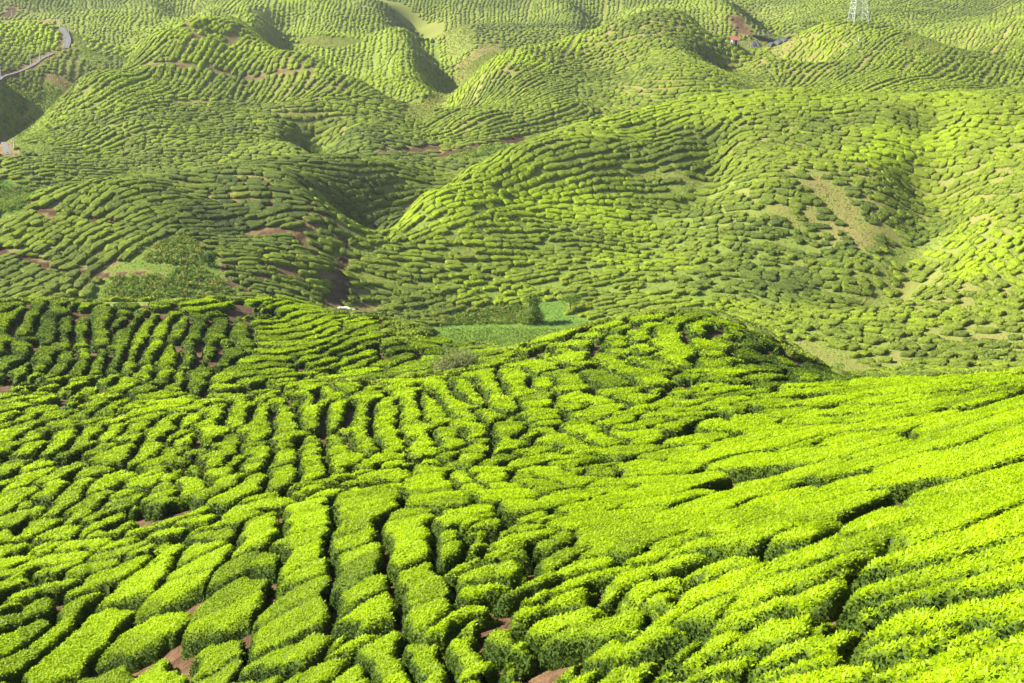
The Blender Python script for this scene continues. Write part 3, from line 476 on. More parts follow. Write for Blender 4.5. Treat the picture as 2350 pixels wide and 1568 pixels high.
def leaf_cloud(c,nrm,L,tone,flat=.5,six=False):
    """one bent leaf per row: returns verts, faces"""
    n=len(c); a=rng.uniform(0,2*np.pi,n); 
    t=np.stack([np.cos(a),np.sin(a),np.zeros(n)],1); t-=nrm*(t*nrm).sum(1,keepdims=True); t/=np.linalg.norm(t,axis=1,keepdims=True)+1e-9
    up=rng.uniform(.1,1.1,n)[:,None]
    dirv=t+nrm*up; dirv/=np.linalg.norm(dirv,axis=1,keepdims=True)
    side=np.cross(dirv,nrm); side/=np.linalg.norm(side,axis=1,keepdims=True)+1e-9
    side=side+nrm*rng.uniform(-.5,.5,n)[:,None]
    L=(L*rng.uniform(.7,1.3,n))[:,None]; W=L*flat*.5
    up2=np.cross(side,dirv)
    if six:
        v=np.stack([c,c+dirv*L*.45+side*W,c+dirv*L*.45-side*W,c+dirv*L*1.0-nrm*L*.12,c+dirv*L*.5-up2*L*.10],1)
        f=np.array([[0,1,4],[1,3,4],[3,2,4],[2,0,4]])
        co=v.reshape(-1,3); fc=(np.arange(n)[:,None,None]*5+f).reshape(-1,3); return co,fc,np.repeat(tone,5)
    v=np.stack([c,c+dirv*L*.5+side*W,c+dirv*L,c+dirv*L*.5-side*W],1)
    co=v.reshape(-1,3); fc=(np.arange(n)[:,None]*4+np.array([0,1,2,3])); return co,fc,np.repeat(tone,4)
def build_hedge(i):
    h=H[i]; P=h['P']; dist=float(np.hypot(*P.mean(0))); lo=P.min(0)-1.9; hi=P.max(0)+1.9
    k=(hid!=i)&(allp[:,0]>lo[0]-2)&(allp[:,0]<hi[0]+2)&(allp[:,1]>lo[1]-2)&(allp[:,1]<hi[1]+2)
    Q=allp[k]
    if len(Q)==0: Q=np.array([[1e4,1e4]])
    m=np.percentile(mind(P[:,0],P[:,1],Q),85); cap=float(np.clip(.70*m,1.2 if dist<62 else .9,1.7))
    g=float(np.clip(.0017*dist,.035,.20)); h['cap']=cap
    xs=np.arange(lo[0],hi[0],g); ys=np.arange(lo[1],hi[1],g); X,Y=np.meshgrid(xs,ys); sh=X.shape; x=X.ravel(); y=Y.ravel()
    wx=x+.34*(vnoise(x/.9,y/.9,1)-.5)+.12*(vnoise(x/.3,y/.3,2)-.5); wy=y+.34*(vnoise(x/.9,y/.9,3)-.5)+.12*(vnoise(x/.3,y/.3,4)-.5)
    d1=mind(wx,wy,P); near=d1<cap+.3
    d2=np.full(len(x),9.); d2[near]=mind(wx[near],wy[near],Q)
    gap=(.045+.045*min(1,cap)+.0008*dist)*(.4+1.2*vnoise(x/2.5,y/2.5,12))*(1.35 if dist>62 else .8)*(.6 if TR[h['g']][1]=='I' else 1); slope_=(TR[h['g']][1]=='J') or (TR[h['g']][0].find('near right slope')>=0)
    if slope_: gap=-.05+.36*(vnoise(x/2.4,y/2.4,13)-.35)
    e=np.minimum((d2-d1)/2-gap,cap-d1)
    # bushes along the row
    nb=max(1,int(round(h['L']/1.35)))+1; B=P[np.linspace(0,len(P)-1,nb).astype(int)]+rng.normal(0,.13,(nb,2)); r2=np.random.default_rng(i)
    bd=np.sqrt((wx[:,None]-B[:,0])**2+(wy[:,None]-B[:,1])**2) if nb<40 else None
    o=np.argsort(bd,1); b1=bd[np.arange(len(x)),o[:,0]]; bi=o[:,0]
    b2=bd[np.arange(len(x)),o[:,1]] if nb>1 else b1+9
    seam=np.clip(1-(b2-b1)/2/.16,0,1)*r2.uniform(.1,1,nb)[bi]
    e=e-.20*seam*np.clip(1-e/.5,0,1)
    Hh=.42+.08*min(1,dist/90); edge=.17
    t=np.clip(e/edge,-.5,1); prof=np.where(t>0,(np.clip(1-(1-t)**2.4,0,1))**.6,t)
    bh=r2.uniform(-.07,.07,nb)[bi]
    hgt=Hh*prof*(1+bh)-.07*seam*np.clip(e/.3,0,1)+(.05*(vnoise(x/.45,y/.45,8)-.5)+.10*(vnoise(x/1.3,y/1.3,9)-.5))*np.clip(t,0,1)
    keep=(e>-g*1.2); K=keep.reshape(sh)
    qk=K[:-1,:-1]&K[1:,:-1]&K[:-1,1:]&K[1:,1:]
    if qk.sum()==0: return None
    z=gz(x,y)+np.where(e<0,-.08,0)+hgt
    co=np.c_[x,y,z]
    idx=np.arange(len(x)).reshape(sh); fq=np.stack([idx[:-1,:-1],idx[:-1,1:],idx[1:,1:],idx[1:,:-1]],-1)[qk]
    # normals
    a=co[fq[:,0]];b=co[fq[:,1]];c=co[fq[:,2]];dq=co[fq[:,3]]
    nn=np.cross(c-a,dq-b); ar=np.linalg.norm(nn,axis=1)/2; nn/=2*ar[:,None]+1e-12
    base=h['tone']; btone=base+r2.normal(0,.085,nb)[bi]
    patch=.30*(vnoise(x/2.2,y/2.2,21)-.5)+.16*(vnoise(x/.6,y/.6,22)-.5)
    tone=np.clip(btone+patch-.10*seam,0,1)
    # leaves
    LL=float(np.clip(.0021*dist,.072,.17)); flat=.5; cov=1.15
    rho=cov/(LL*LL*flat*.5); nl=int((ar*rho).sum()); h['nl']=nl
    pk=rng.choice(len(fq),nl,p=ar/ar.sum()); u=rng.random(nl)[:,None]; v=rng.random(nl)[:,None]
    cp=(a[pk]*(1-u)+b[pk]*u)*(1-v)+(dq[pk]*(1-u)+c[pk]*u)*v
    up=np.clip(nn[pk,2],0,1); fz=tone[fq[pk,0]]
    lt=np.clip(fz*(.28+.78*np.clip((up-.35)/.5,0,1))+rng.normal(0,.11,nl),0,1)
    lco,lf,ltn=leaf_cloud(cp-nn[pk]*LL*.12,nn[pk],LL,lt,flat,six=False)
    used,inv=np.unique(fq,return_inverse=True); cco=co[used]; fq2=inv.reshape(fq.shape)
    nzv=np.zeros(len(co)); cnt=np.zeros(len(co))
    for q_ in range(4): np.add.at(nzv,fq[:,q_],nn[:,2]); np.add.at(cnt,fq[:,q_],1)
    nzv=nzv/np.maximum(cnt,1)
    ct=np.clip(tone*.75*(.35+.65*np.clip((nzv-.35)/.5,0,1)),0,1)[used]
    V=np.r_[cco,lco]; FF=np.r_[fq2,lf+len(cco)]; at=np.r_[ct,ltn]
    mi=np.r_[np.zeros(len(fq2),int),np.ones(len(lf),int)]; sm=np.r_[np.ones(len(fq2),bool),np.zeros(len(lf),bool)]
    # size on screen
    sx,sy=project(cco[:,0],cco[:,1],cco[:,2]); p4=np.stack([np.c_[sx,sy][fq2[:,j]] for j in range(4)])
    A2=((p4[0,:,0]-p4[2,:,0])*(p4[1,:,1]-p4[3,:,1])-(p4[1,:,0]-p4[3,:,0])*(p4[0,:,1]-p4[2,:,1]))/2
    inside=(sx[fq2[:,0]]>0)&(sx[fq2[:,0]]<2350)&(sy[fq2[:,0]]<1567)&(nn[:,2]>.5)
    return dict(V=V,F=FF,t=at,mi=mi,sm=sm,scr=float(np.abs(A2)[inside].sum()),top=(x,y,z,e),g=g)
# tone of each traced group, with shade on knolls and flanks painted in
GT={0:.50,1:.60,2:.78,3:.55,4:.84,5:.84,6:.80,7:.78,8:.82,9:.74,10:.80,11:.55,12:.80,13:.80,14:.78,15:.86,16:.80,17:.78,18:.55,19:.80,20:.80,21:.88,22:.9,23:.86,24:.84,25:.84,26:.86,27:.88,28:.88,29:.9,30:.92,31:.94,32:.95,33:.90}
for h in H: h['tone']=float(np.clip(GT[h['g']]-.02+rng.normal(0,.06),.15,1))
for i,h in enumerate(H): h['m']=build_hedge(i)
STEMS=[]
for q in range(6):
    mb=MB(); bend=rng.normal(0,.05,2); r=rng.uniform(.010,.018)
    mb.tube([(0,0,-.08),(bend[0]*.4,bend[1]*.4,.10),(bend[0]+.04,bend[1],.18),(bend[0]*1.4+.08,bend[1]*1.5,.25)],[r*1.7,r*1.2,r,r*.5],5)
    STEMS.append(mb.build('stem',M_wood,True))
def stems(h,ob,c3):
    """woody stems showing under the skirt"""
    x,y,z,e=h['m']['top']; k=np.nonzero((e>.03)&(e<.15))[0]
    if len(k)<4: return
    P=h['P']
    for a in rng.choice(k,min(8,max(3,int(h['L']*1.2)))):
        p=np.array([x[a],y[a]]); c=P[np.argmin(((P-p)**2).sum(1))]; b=p+(c-p)*.25
        s_=obj('stem',STEMS[rng.integers(6)],parent=ob,loc=Vector((*b,float(gz(*b))))-Vector(c3)); s_.rotation_euler[2]=math.atan2(*(p-c)[::-1])
order=sorted([i for i in range(len(H)) if H[i]['m']],key=lambda i:-H[i]['m']['scr'])
single=set(i for i in order[:290] if H[i]['m']['scr']>0)
ORD=['first','second','third','fourth','fifth','sixth','seventh','eighth','ninth','tenth','eleventh','twelfth','thirteenth','fourteenth','fifteenth','sixteenth','seventeenth','eighteenth','nineteenth','twentieth','twenty-first','twenty-second','twenty-third','twenty-fourth','twenty-fifth','twenty-sixth','twenty-seventh','twenty-eighth']
stuffV=[];stuffF=[];stufft=[];stuffm=[];stuffs=[];off=0
for gi,(place,win,o_,txt) in enumerate(TR):
    mem=[i for i in range(len(H)) if H[i]['g']==gi and H[i]['m']]
    mem.sort(key=lambda i:H[i]['pc'][0] if o_=='x' else H[i]['pc'][1])
    mem=[i for i in mem if i in single]; rank=0; Ls=np.array([H[i]['L'] for i in mem] or [1]); ts=np.array([H[i]['tone'] for i in mem] or [1])
    for i in mem:
        h=H[i]; 
        size='long' if h['L']>6 else ('rounded' if h['L']<1.6 else 'short')
        ton='yellow-green' if h['tone']>.86 else ('bright green' if h['tone']>.7 else 'darker green')
        where='from the left' if o_=='x' else 'from the top'
        od=ORD[rank]; rank+=1
        lab=f"{size} {ton} tea hedge, {od} {where} {place}"
        ws=lab.replace('-',' ').split()
        if len(ws)>16: lab=f"{size} tea hedge, {od} {where} {place}"
        if len(lab.replace('-',' ').split())>16: lab=f"tea hedge {od} {where} {place}"
        m=h['m']; c=h['P'].mean(0); c3=np.array([c[0],c[1],float(gz(*c))])
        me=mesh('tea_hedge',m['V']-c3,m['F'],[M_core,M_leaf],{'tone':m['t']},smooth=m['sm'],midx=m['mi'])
        ob=obj('tea_hedge',me,label=lab,cat='tea hedge',group='clipped tea hedges in rows on the near slopes',loc=c3)
        h['lab']=lab
        if i in order[:70]:
            stems(h,ob,c3)
for i in range(len(H)):
    if i in single or not H[i]['m']: continue
    m=H[i]['m']; stuffV.append(m['V']); stuffF.append(m['F']+off); stufft.append(m['t']); stuffm.append(m['mi']); stuffs.append(m['sm']); off+=len(m['V'])
print('hedges',len(H),'leaves',sum(h.get('nl',0) for h in H))
# ---------------------------------------------------------------- far rows: evenly spaced streamlines
import time; t0=time.time()
FX0,FX1,FY0,FY1=-350.,350.,6.,900.; FS=2.0
fx=np.arange(FX0,FX1,FS); fy=np.arange(FY0,FY1,FS); FXX,FYY=np.meshgrid(fx,fy); zf=zone(FXX.ravel(),FYY.ravel()).reshape(len(fy),len(fx),5)
fz=gz(FXX.ravel(),FYY.ravel()); hb=hidden_by(FXX.ravel(),FYY.ravel(),fz).reshape(len(fy),len(fx))
thf=np.arctan2(FXX,FYY); rf=np.hypot(FXX,FYY)
pxf,pyf=project(FXX.ravel(),FYY.ravel(),fz); pxf=pxf.reshape(FXX.shape); pyf=pyf.reshape(FXX.shape)
ok=(hb<3.0)&(np.abs(thf)<.385)&(rf<900)&(pyf>-45)
# leave the traced ground to the traced hedges
occ=set((int(a//.5)+i,int(b//.5)+j) for a,b in allp for i in (-2,-1,0,1,2) for j in (-2,-1,0,1,2))
od=np.full(FXX.shape,9.); kk_=np.argwhere(rf<165)
_x=FXX[rf<165]; _y=FYY[rf<165]; od[rf<165]=np.concatenate([mind(_x[a:a+2000],_y[a:a+2000],allp) for a in range(0,len(_x),2000)])
traced=(pxf>-12)&(pxf<2362)&(hb<.6)&(rf<150)&(pyf<1640)&((rf<48)|((rf<74)&(thf<.15))|(od<1.5)); ok&=~traced
SOIL=[[(470,905),(478,850),(560,800),(575,735),(598,735),(600,800),(560,850),(540,890),(505,915)],[(1262,800),(1275,850),(1290,930),(1240,960),(1215,920)]]
for pl in SOIL: ok&=~((rf<150)&inpoly(pxf.ravel(),pyf.ravel(),pl).reshape(pxf.shape))
ok&=(rf>9)&~((rf<150)&(hb>2.0))
print('cells',ok.sum()*4)
bm,_=bare(FXX.ravel(),FYY.ravel()); bmask=None
cA=np.cos(zf[:,:,0]).tolist(); sA=np.sin(zf[:,:,0]).tolist(); okl=ok.tolist()
def sep_at(x,y): 
    r=math.hypot(x,y); return 1.4 if r<330 else (1.5 if r<500 else 1.75)
CELL=2.2; gridh={}
def nearfree(x,y,dm):
    ix=int(x//CELL); iy=int(y//CELL); d2=dm*dm
    for a in (ix-1,ix,ix+1):
        for b in (iy-1,iy,iy+1):
            for (qx,qy) in gridh.get((a,b),()):
                if (qx-x)**2+(qy-y)**2<d2: return False
    return True
def okc(x,y):
    i=int((y-FY0)/FS+.5); j=int((x-FX0)/FS+.5)
    if i<0 or j<0 or i>=len(fy) or j>=len(fx) or not okl[i][j]: return False
    a=int(x//.5);b=int(y//.5)
    return (a,b) not in occ
STEP=1.0
def trace(x,y,dm):
    pts=[(x,y)]
    for sgn in (1,-1):
        px,py=x,y; dx,dy=None,None; seg=[]
        for it in range(220):
            i=int((py-FY0)/FS+.5); j=int((px-FX0)/FS+.5)
            if i<0 or j<0 or i>=len(fy) or j>=len(fx): break
            vx,vy=cA[i][j],sA[i][j]
            if dx is None: 
                if sgn<0: vx,vy=-vx,-vy
            elif vx*dx+vy*dy<0: vx,vy=-vx,-vy
            if dx is not None:
                vx=.6*dx+.4*vx; vy=.6*dy+.4*vy; q_=math.hypot(vx,vy) or 1; vx/=q_; vy/=q_
            px+=vx*STEP; py+=vy*STEP; dx,dy=vx,vy
            if not okc(px,py) or not nearfree(px,py,dm): break
            seg.append((px,py))
        pts=pts+seg if sgn>0 else seg[::-1]+pts
    return pts
from collections import deque
cand=np.argwhere(ok); rng.shuffle(cand); lines=[]
dq_=deque()
def accept(pts):
    for (a,b) in pts: gridh.setdefault((int(a//CELL),int(b//CELL)),[]).append((a,b))
    lines.append(pts); dq_.append(pts)
def run():
    while dq_:
        pts=dq_.popleft(); n=len(pts)
        for k in range(0,n,2):
            a=pts[k]; b=pts[min(k+1,n-1)] if k+1<n else pts[k-1]
            tx,ty=b[0]-a[0],b[1]-a[1]; q_=math.hypot(tx,ty)
            if q_==0: continue
            sp=sep_at(*a)
            for sg in (1,-1):
                x=a[0]-sg*ty/q_*sp; y=a[1]+sg*tx/q_*sp
                if okc(x,y) and nearfree(x,y,sp*.96):
                    t=trace(x,y,sp*.62)
                    if len(t)>=2: accept(t)
for c in cand[:6000]:
    x=fx[c[1]]; y=fy[c[0]]
    if okc(x,y) and nearfree(x,y,sep_at(x,y)*1.0):
        t=trace(x,y,sep_at(x,y)*.62)
        if len(t)>=3: accept(t); run()
print('rows',len(lines),sum(len(l) for l in lines),time.time()-t0)
# bushes along the rows
bx=[];by=[];bl=[];ba=[]
for ln in lines:
    P=np.array(ln); 
    if len(P)<2: continue
    i=int((P[0,1]-FY0)/FS+.5); j=int((P[0,0]-FX0)/FS+.5); Lm=zf[i,j,3]
    Q,L=cumres(P,.5); s=rng.uniform(0,1)
    while s<L:
        r0_=math.hypot(*Q[min(int(s/.5),len(Q)-1)]); ll=Lm*.85*rng.uniform(.35,1.5); ll=min(ll,3.4)
        if r0_>440: ll=rng.uniform(1.1,2.3); s+=.25
        a=min(int(s/.5),len(Q)-1); b=min(int((s+ll)/.5),len(Q)-1)
        if b>a:
            c=(Q[a]+Q[b])/2; dvec=Q[b]-Q[a]; bx.append(c[0]);by.append(c[1]);bl.append(max(1.0,np.hypot(*dvec))+.15);ba.append(math.atan2(dvec[1],dvec[0]))
        s+=ll+rng.choice([-.1,.05,.2,.45])
bx=np.array(bx);by=np.array(by);bl=np.array(bl);ba=np.array(ba)
zb=zone(bx,by); m,_=bare(bx,by); clump=vnoise(bx/9,by/9,31)
jit_=np.where(np.hypot(bx,by)>440,.22,.10); bx+=rng.normal(0,1,len(bx))*jit_; by+=rng.normal(0,1,len(bx))*jit_
kp=(~m)&(rng.random(len(bx))<np.clip(zb[:,2]+.35*(clump-.5)*(zb[:,2]<.97),0,1)); bx,by,bl,ba,zb=bx[kp],by[kp],bl[kp],ba[kp],zb[kp]
print('bushes',len(bx))
def domes(x,y,L,A,W,Hh,tone,na,rings,jit=.26):
    """rounded clipped cushions following the slope"""
    n=len(x); ph=np.linspace(0,2*np.pi,na,endpoint=False); rr=np.array(rings)
    V=[];tt=[]
    z0=gz(x,y); e=.6; sxg=(gz(x+e,y)-gz(x-e,y))/(2*e); syg=(gz(x,y+e)-gz(x,y-e))/(2*e)
    sq=lambda c:np.sign(c)*np.abs(c)**.72
    amp=1+rng.normal(0,jit*.75,(n,na)); amp=(amp+np.roll(amp,1,1)*.6)/1.6
    for (r,hf) in rings:
        ru=r*amp*(1+rng.normal(0,.03,(n,na)))
        lx=sq(np.cos(ph))[None]*ru*(L/2)[:,None]; ly=sq(np.sin(ph))[None]*ru*(W/2)[:,None]
        X=x[:,None]+lx*np.cos(A)[:,None]-ly*np.sin(A)[:,None]; Y=y[:,None]+lx*np.sin(A)[:,None]+ly*np.cos(A)[:,None]
        Zv=z0[:,None]+sxg[:,None]*(X-x[:,None])+syg[:,None]*(Y-y[:,None])+hf*Hh[:,None]+rng.normal(0,.05,(n,na))*(hf>0)
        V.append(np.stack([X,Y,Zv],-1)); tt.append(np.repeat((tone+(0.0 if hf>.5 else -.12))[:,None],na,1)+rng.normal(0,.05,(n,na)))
    top=np.stack([x,y,z0+Hh*1.0],-1)[:,None]; V.append(top); tt.append((tone)[:,None])
    V=np.concatenate(V,1); tt=np.concatenate(tt,1); nv=V.shape[1]; nr=len(rings)
    f=[]
    for a in range(nr-1):
        for k in range(na): f.append((a*na+k,a*na+(k+1)%na,(a+1)*na+(k+1)%na,(a+1)*na+k))
    f4=np.array(f); f3=np.array([((nr-1)*na+k,(nr-1)*na+(k+1)%na,nr*na) for k in range(na)])
    base=(np.arange(n)*nv)[:,None,None]
    return V.reshape(-1,3),tt.ravel(),(base+f4).reshape(-1,4),(base+f3).reshape(-1,3)
r=np.hypot(bx,by); tn=.06+zb[:,1]+.22*(vnoise(bx/14,by/14,41)-.5)+.18*(vnoise(bx/4,by/4,42)-.5)+rng.normal(0,.06,len(bx))
Vs=[];Ts=[];F4=[];F3=[];off2=0
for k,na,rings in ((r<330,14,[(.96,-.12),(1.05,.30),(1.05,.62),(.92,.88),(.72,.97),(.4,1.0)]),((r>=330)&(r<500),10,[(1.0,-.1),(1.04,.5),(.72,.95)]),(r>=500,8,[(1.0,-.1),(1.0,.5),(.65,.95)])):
    if k.sum()==0: continue
    wd=np.where(r[k]<330,1.36,np.where(r[k]<500,1.42,1.62))*rng.uniform(.78,1.06,k.sum())*np.where(zb[k,2]<.98,.92,1)
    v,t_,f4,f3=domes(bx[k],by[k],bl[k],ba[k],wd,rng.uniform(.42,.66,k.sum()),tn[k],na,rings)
    Vs.append(v);Ts.append(t_);F4.append(f4+off2);F3.append(f3+off2);off2+=len(v)
# loose leaf sprays over the cushions
cv=[];cf=[];ct_=[];co_=0
for k,cnt,sz in ((r<170,260,.19),((r>=170)&(r<330),38,.23),((r>=330)&(r<520),14,.34)):
    ii=np.repeat(np.nonzero(k)[0],cnt)
    if len(ii)==0: continue
    n=len(ii); uu=rng.uniform(-1,1,n)*bl[ii]/2; vv=rng.uniform(-.78,.78,n)
    X=bx[ii]+uu*np.cos(ba[ii])-vv*np.sin(ba[ii]); Y=by[ii]+uu*np.sin(ba[ii])+vv*np.cos(ba[ii]); hh=.48*np.clip(1.25-(vv/.78)**2*.6,0,1)
    P_=np.c_[X,Y,gz(X,Y)+hh-.06]; ns=rng.normal(0,.5,(n,3)); ns[:,2]=1; ns/=np.linalg.norm(ns,axis=1)[:,None]
    a_,b_,c_=leaf_cloud(P_,ns,sz,np.clip(tn[ii]+rng.normal(.03,.17,n),0,1),.7)
    cv.append(a_);cf.append(b_+co_);ct_.append(c_);co_+=len(a_)
f4=np.concatenate(F4); f3=np.concatenate(F3)
V=np.concatenate(Vs); t_=np.clip(np.concatenate(Ts),0,1)
mi=np.zeros(len(f4)+len(f3),int); sm=np.ones(len(f4)+len(f3),bool)
flat_=np.r_[f4.ravel(),f3.ravel()]; fs=np.r_[np.full(len(f4),4),np.full(len(f3),3)]
if stuffV:
    sv=np.concatenate(stuffV); sf=np.concatenate(stuffF)+len(V)
    V=np.r_[V,sv]; t_=np.r_[t_,np.concatenate(stufft)]; flat_=np.r_[flat_,sf.ravel()]; fs=np.r_[fs,np.full(len(sf),4)]
    mi=np.r_[mi,np.concatenate(stuffm)+1]; sm=np.r_[sm,np.concatenate(stuffs)]
cv=np.concatenate(cv);cf=np.concatenate(cf)+len(V); V=np.r_[V,cv]; t_=np.r_[t_,np.concatenate(ct_)]; flat_=np.r_[flat_,cf.ravel()]; fs=np.r_[fs,np.full(len(cf),4)]; mi=np.r_[mi,np.full(len(cf),3)]; sm=np.r_[sm,np.zeros(len(cf),bool)]
obj('tea_bushes',mesh('tea_bushes',V,flat_,[M_far,M_core,M_leaf,M_fleaf],{'tone':t_},smooth=sm,midx=mi,facesizes=fs),label='green tea bushes in curving rows over all the farther hills',cat='tea bushes',kind='stuff')
print('far verts',len(V),time.time()-t0)
# ---------------------------------------------------------------- wild growth on bare patches
def at(px,py,dmax=1500): return hit(px,py,0,dmax)[0]
xs=np.arange(-240,240,.7); ys=np.arange(130,640,.7); X,Y=np.meshgrid(xs,ys); X=X.ravel()+rng.uniform(-.35,.35,X.size); Y=Y.ravel()+rng.uniform(-.35,.35,Y.size)
th=np.arctan2(X,Y); k=np.abs(th)<.36; X=X[k];Y=Y[k]
m,g=bare(X,Y); zz_=zone(X,Y); gv=np.where(m,g,zz_[:,4]); rr=np.hypot(X,Y)
hd=hidden_by(X,Y,gz(X,Y))
# tufts where grass shows: bare patches with g>.5 and between sparse bushes on the right hill
p=np.where(m,np.clip((gv-.45)*1.8,0,1),np.clip((gv-.75)*1.1,0,.55)*(zz_[:,2]<.99))*np.clip(420/rr,0,1)*(hd<1.5)
k=rng.random(len(X))<p; X=X[k];Y=Y[k];gv=gv[k];rr=rr[k]; hgt_=.10+.25*np.clip(gv-1.2,0,1)*(vnoise(X/2.5,Y/2.5,80)*2)
rep=3; ii=np.repeat(np.arange(len(X)),rep); n=len(ii)
P_=np.c_[X[ii]+rng.normal(0,.35,n),Y[ii]+rng.normal(0,.35,n),np.zeros(n)]; P_[:,2]=gz(P_[:,0],P_[:,1])+hgt_[ii]*rng.uniform(.2,1.2,n)
ns=rng.normal(0,.5,(n,3)); ns[:,2]=1; ns/=np.linalg.norm(ns,axis=1)[:,None]
tone=np.clip(.78-.30*np.clip(gv[ii]-.6,0,1.4)+rng.normal(0,.10,n)+.25*(vnoise(P_[:,0]/6,P_[:,1]/6,83)-.5),0,.9)
a_,b_,c_=leaf_cloud(P_,ns,np.clip(.0011*rr[ii],.2,.5),tone,.7)
obj('wild_grass',mesh('wild_grass',a_,b_,[M_wild],{'tone':c_},smooth=False),label='rough wild grass between the bushes and on bare patches of the hills',cat='grass',kind='stuff')

# tall weeds along the stream bank
def scatter_poly(poly,n,dlo=100):
    poly=np.array(poly,float); lo=poly.min(0);hi=poly.max(0); q=np.c_[rng.uniform(lo[0],hi[0],n*2),rng.uniform(lo[1],hi[1],n*2)]
    q=q[inpoly(q[:,0],q[:,1],[tuple(a) for a in poly])][:n]; return hit(q[:,0],q[:,1],0,1500,dlo)
P0=np.concatenate([scatter_poly([(985,748),(1040,728),(1150,706),(1235,708),(1245,735),(1220,744),(1060,746)],420),scatter_poly([(250,640),(380,630),(430,600),(500,640),(560,690),(240,690)],420),scatter_poly([(360,560),(420,540),(470,570),(440,610),(330,600)],260),scatter_poly([(1020,362),(1060,345),(1160,335),(1150,352),(1060,366)],120),scatter_poly([(0,430),(70,430),(60,480),(0,490)],160),scatter_poly([(690,320),(730,335),(745,356),(700,352)],90)])
n0=len(P0); ii=np.repeat(np.arange(n0),22); n=len(ii); rad=rng.uniform(.2,.6,n0); v=rng.normal(0,1,(n,3)); v/=np.linalg.norm(v,axis=1)[:,None]; v[:,2]=np.abs(v[:,2])
Pw=P0[ii]+v*rad[ii,None]*rng.uniform(.6,1,n)[:,None]*np.array([1,1,1.1])
tw=rng.choice([.3,.45,.55,.66,.78,.95],n0,p=[.15,.27,.27,.18,.12,.01]); a_,b_,c_=leaf_cloud(Pw,v,.34,np.clip(tw[ii]+rng.normal(0,.08,n),0,1),.55)
obj('undergrowth',mesh('undergrowth',a_,b_,[M_wild],{'tone':c_},smooth=False),label='tangled green and rusty undergrowth along the stream bank and in gullies',cat='undergrowth',kind='stuff')
# vegetable field on the valley floor
P0=scatter_poly([(1030,757),(1060,757),(1150,756),(1270,758),(1380,766),(1300,800),(1060,800),(1040,780)],5200); k=P0[:,1]>180; P0=P0[k]
sp=.6; P0[:,0]=np.round(P0[:,0]/sp)*sp+rng.normal(0,.10,len(P0)); P0[:,2]=gz(P0[:,0],P0[:,1])
ii=np.repeat(np.arange(len(P0)),9); n=len(ii); v=rng.normal(0,1,(n,3)); v/=np.linalg.norm(v,axis=1)[:,None]; v[:,2]=np.abs(v[:,2])
a_,b_,c_=leaf_cloud(P0[ii]+v*np.array([.3,.3,.22]),v,.15,np.clip(.72+rng.normal(0,.14,n),0,1),.8)
obj('vegetable_field',mesh('vegetable_field',a_,b_,[M_field],{'tone':c_},smooth=False),label='small flat field of light green vegetables on the valley floor',cat='vegetable field',kind='stuff')
# ---------------------------------------------------------------- roads
def strip(name,q,wd,mat,lift=.12):
    q=q[::3] if len(q)>30 else q
    q2=[q[0]]
    for a in q[1:]:
        if np.hypot(*(a-q2[-1]))>1.5: q2.append(a)
    q=np.array(q2); 
    for _ in range(2): q[1:-1]=(q[:-2]+q[1:-1]*2+q[2:])/4
    t=np.gradient(q,axis=0); t/=np.linalg.norm(t,axis=1)[:,None]+1e-9; nrm=np.c_[-t[:,1],t[:,0]]
    z=np.maximum(gz(*(q+nrm*wd/2).T),gz(*(q-nrm*wd/2).T)); z=np.maximum(z,gz(*q.T))+lift
    V=[];
    for s,dz in ((-.5,-.6),(-.5,0),(.5,0),(.5,-.6)): V.append(np.c_[q+nrm*wd*s,z+dz])
    V=np.stack(V,1).reshape(-1,3); n=len(q); f=[(i*4+j,i*4+j+1,i*4+5+j,i*4+4+j) for i in range(n-1) for j in range(3)]
    obj(name,mesh(name,V,np.array(f),[mat],smooth=False),kind='structure'); return q,z
strip('road',ROAD1,1.3,M_road,.05); strip('road',ROAD2,2.2,M_road,.05); strip('road',ROAD3,1.3,M_road,.05)
# ---------------------------------------------------------------- poles, posts
def pole(px,py,h_,lab,arms=True):
    b=at(px,py); r=np.hypot(b[0],b[1]); H_=h_*r/F*1.02
    mb=MB(); mb.tube([(0,0,-.3),(0,0,H_*.5),(0,0,H_)],[.17,.14,.11],8); 
    o=obj('utility_pole',mb.build('utility_pole',M_conc),label=lab,cat='pole',group='pale poles beside the hill road',loc=b)
    if arms:
        c=MB(); c.box((0,0,H_*.97),(.9,.09,.09)); obj('crossarm',c.build('crossarm',M_conc),parent=o)
for px,py,h_,lab in ((1.5,175,20,'thin pale pole at the left edge of the photo by the road'),(71,155,25,'tall pale pole on the near side of the lower road bend'),(92,140,25,'pale pole where the lower road narrows toward the bend'),(148,111,22,'pale pole in front of the grey road curve'),
  (158,78,21,'pale pole on the yellow grass beyond the road curve'),(138,62,20,'thin pale pole above the top of the road curve'),(130,45,12,'short pale pole on the far dirt track'),(152,42,12,'faint pole beside orange soil on the far track'),(84,42,13,'faint thin pole on the far dirt track behind the knoll'),(33,344,24,'white pole beside the road bit at the lower left valley'),(28,42,16,'faint pole beside the orange landslip at the upper left')):
    pole(px,py,h_,lab)
for px,py,lab in ((183,142,'small white post among the dark bushes right of the road'),(1971,99,'small white marker post on the tower hill')):
    b=at(px,py); mb=MB(); mb.box((0,0,.7),(.45,.45,1.5)); mb.box((0,0,1.5),(.6,.6,.12)); obj('marker_post',mb.build('marker_post',M_white),label=lab,cat='post',loc=b)
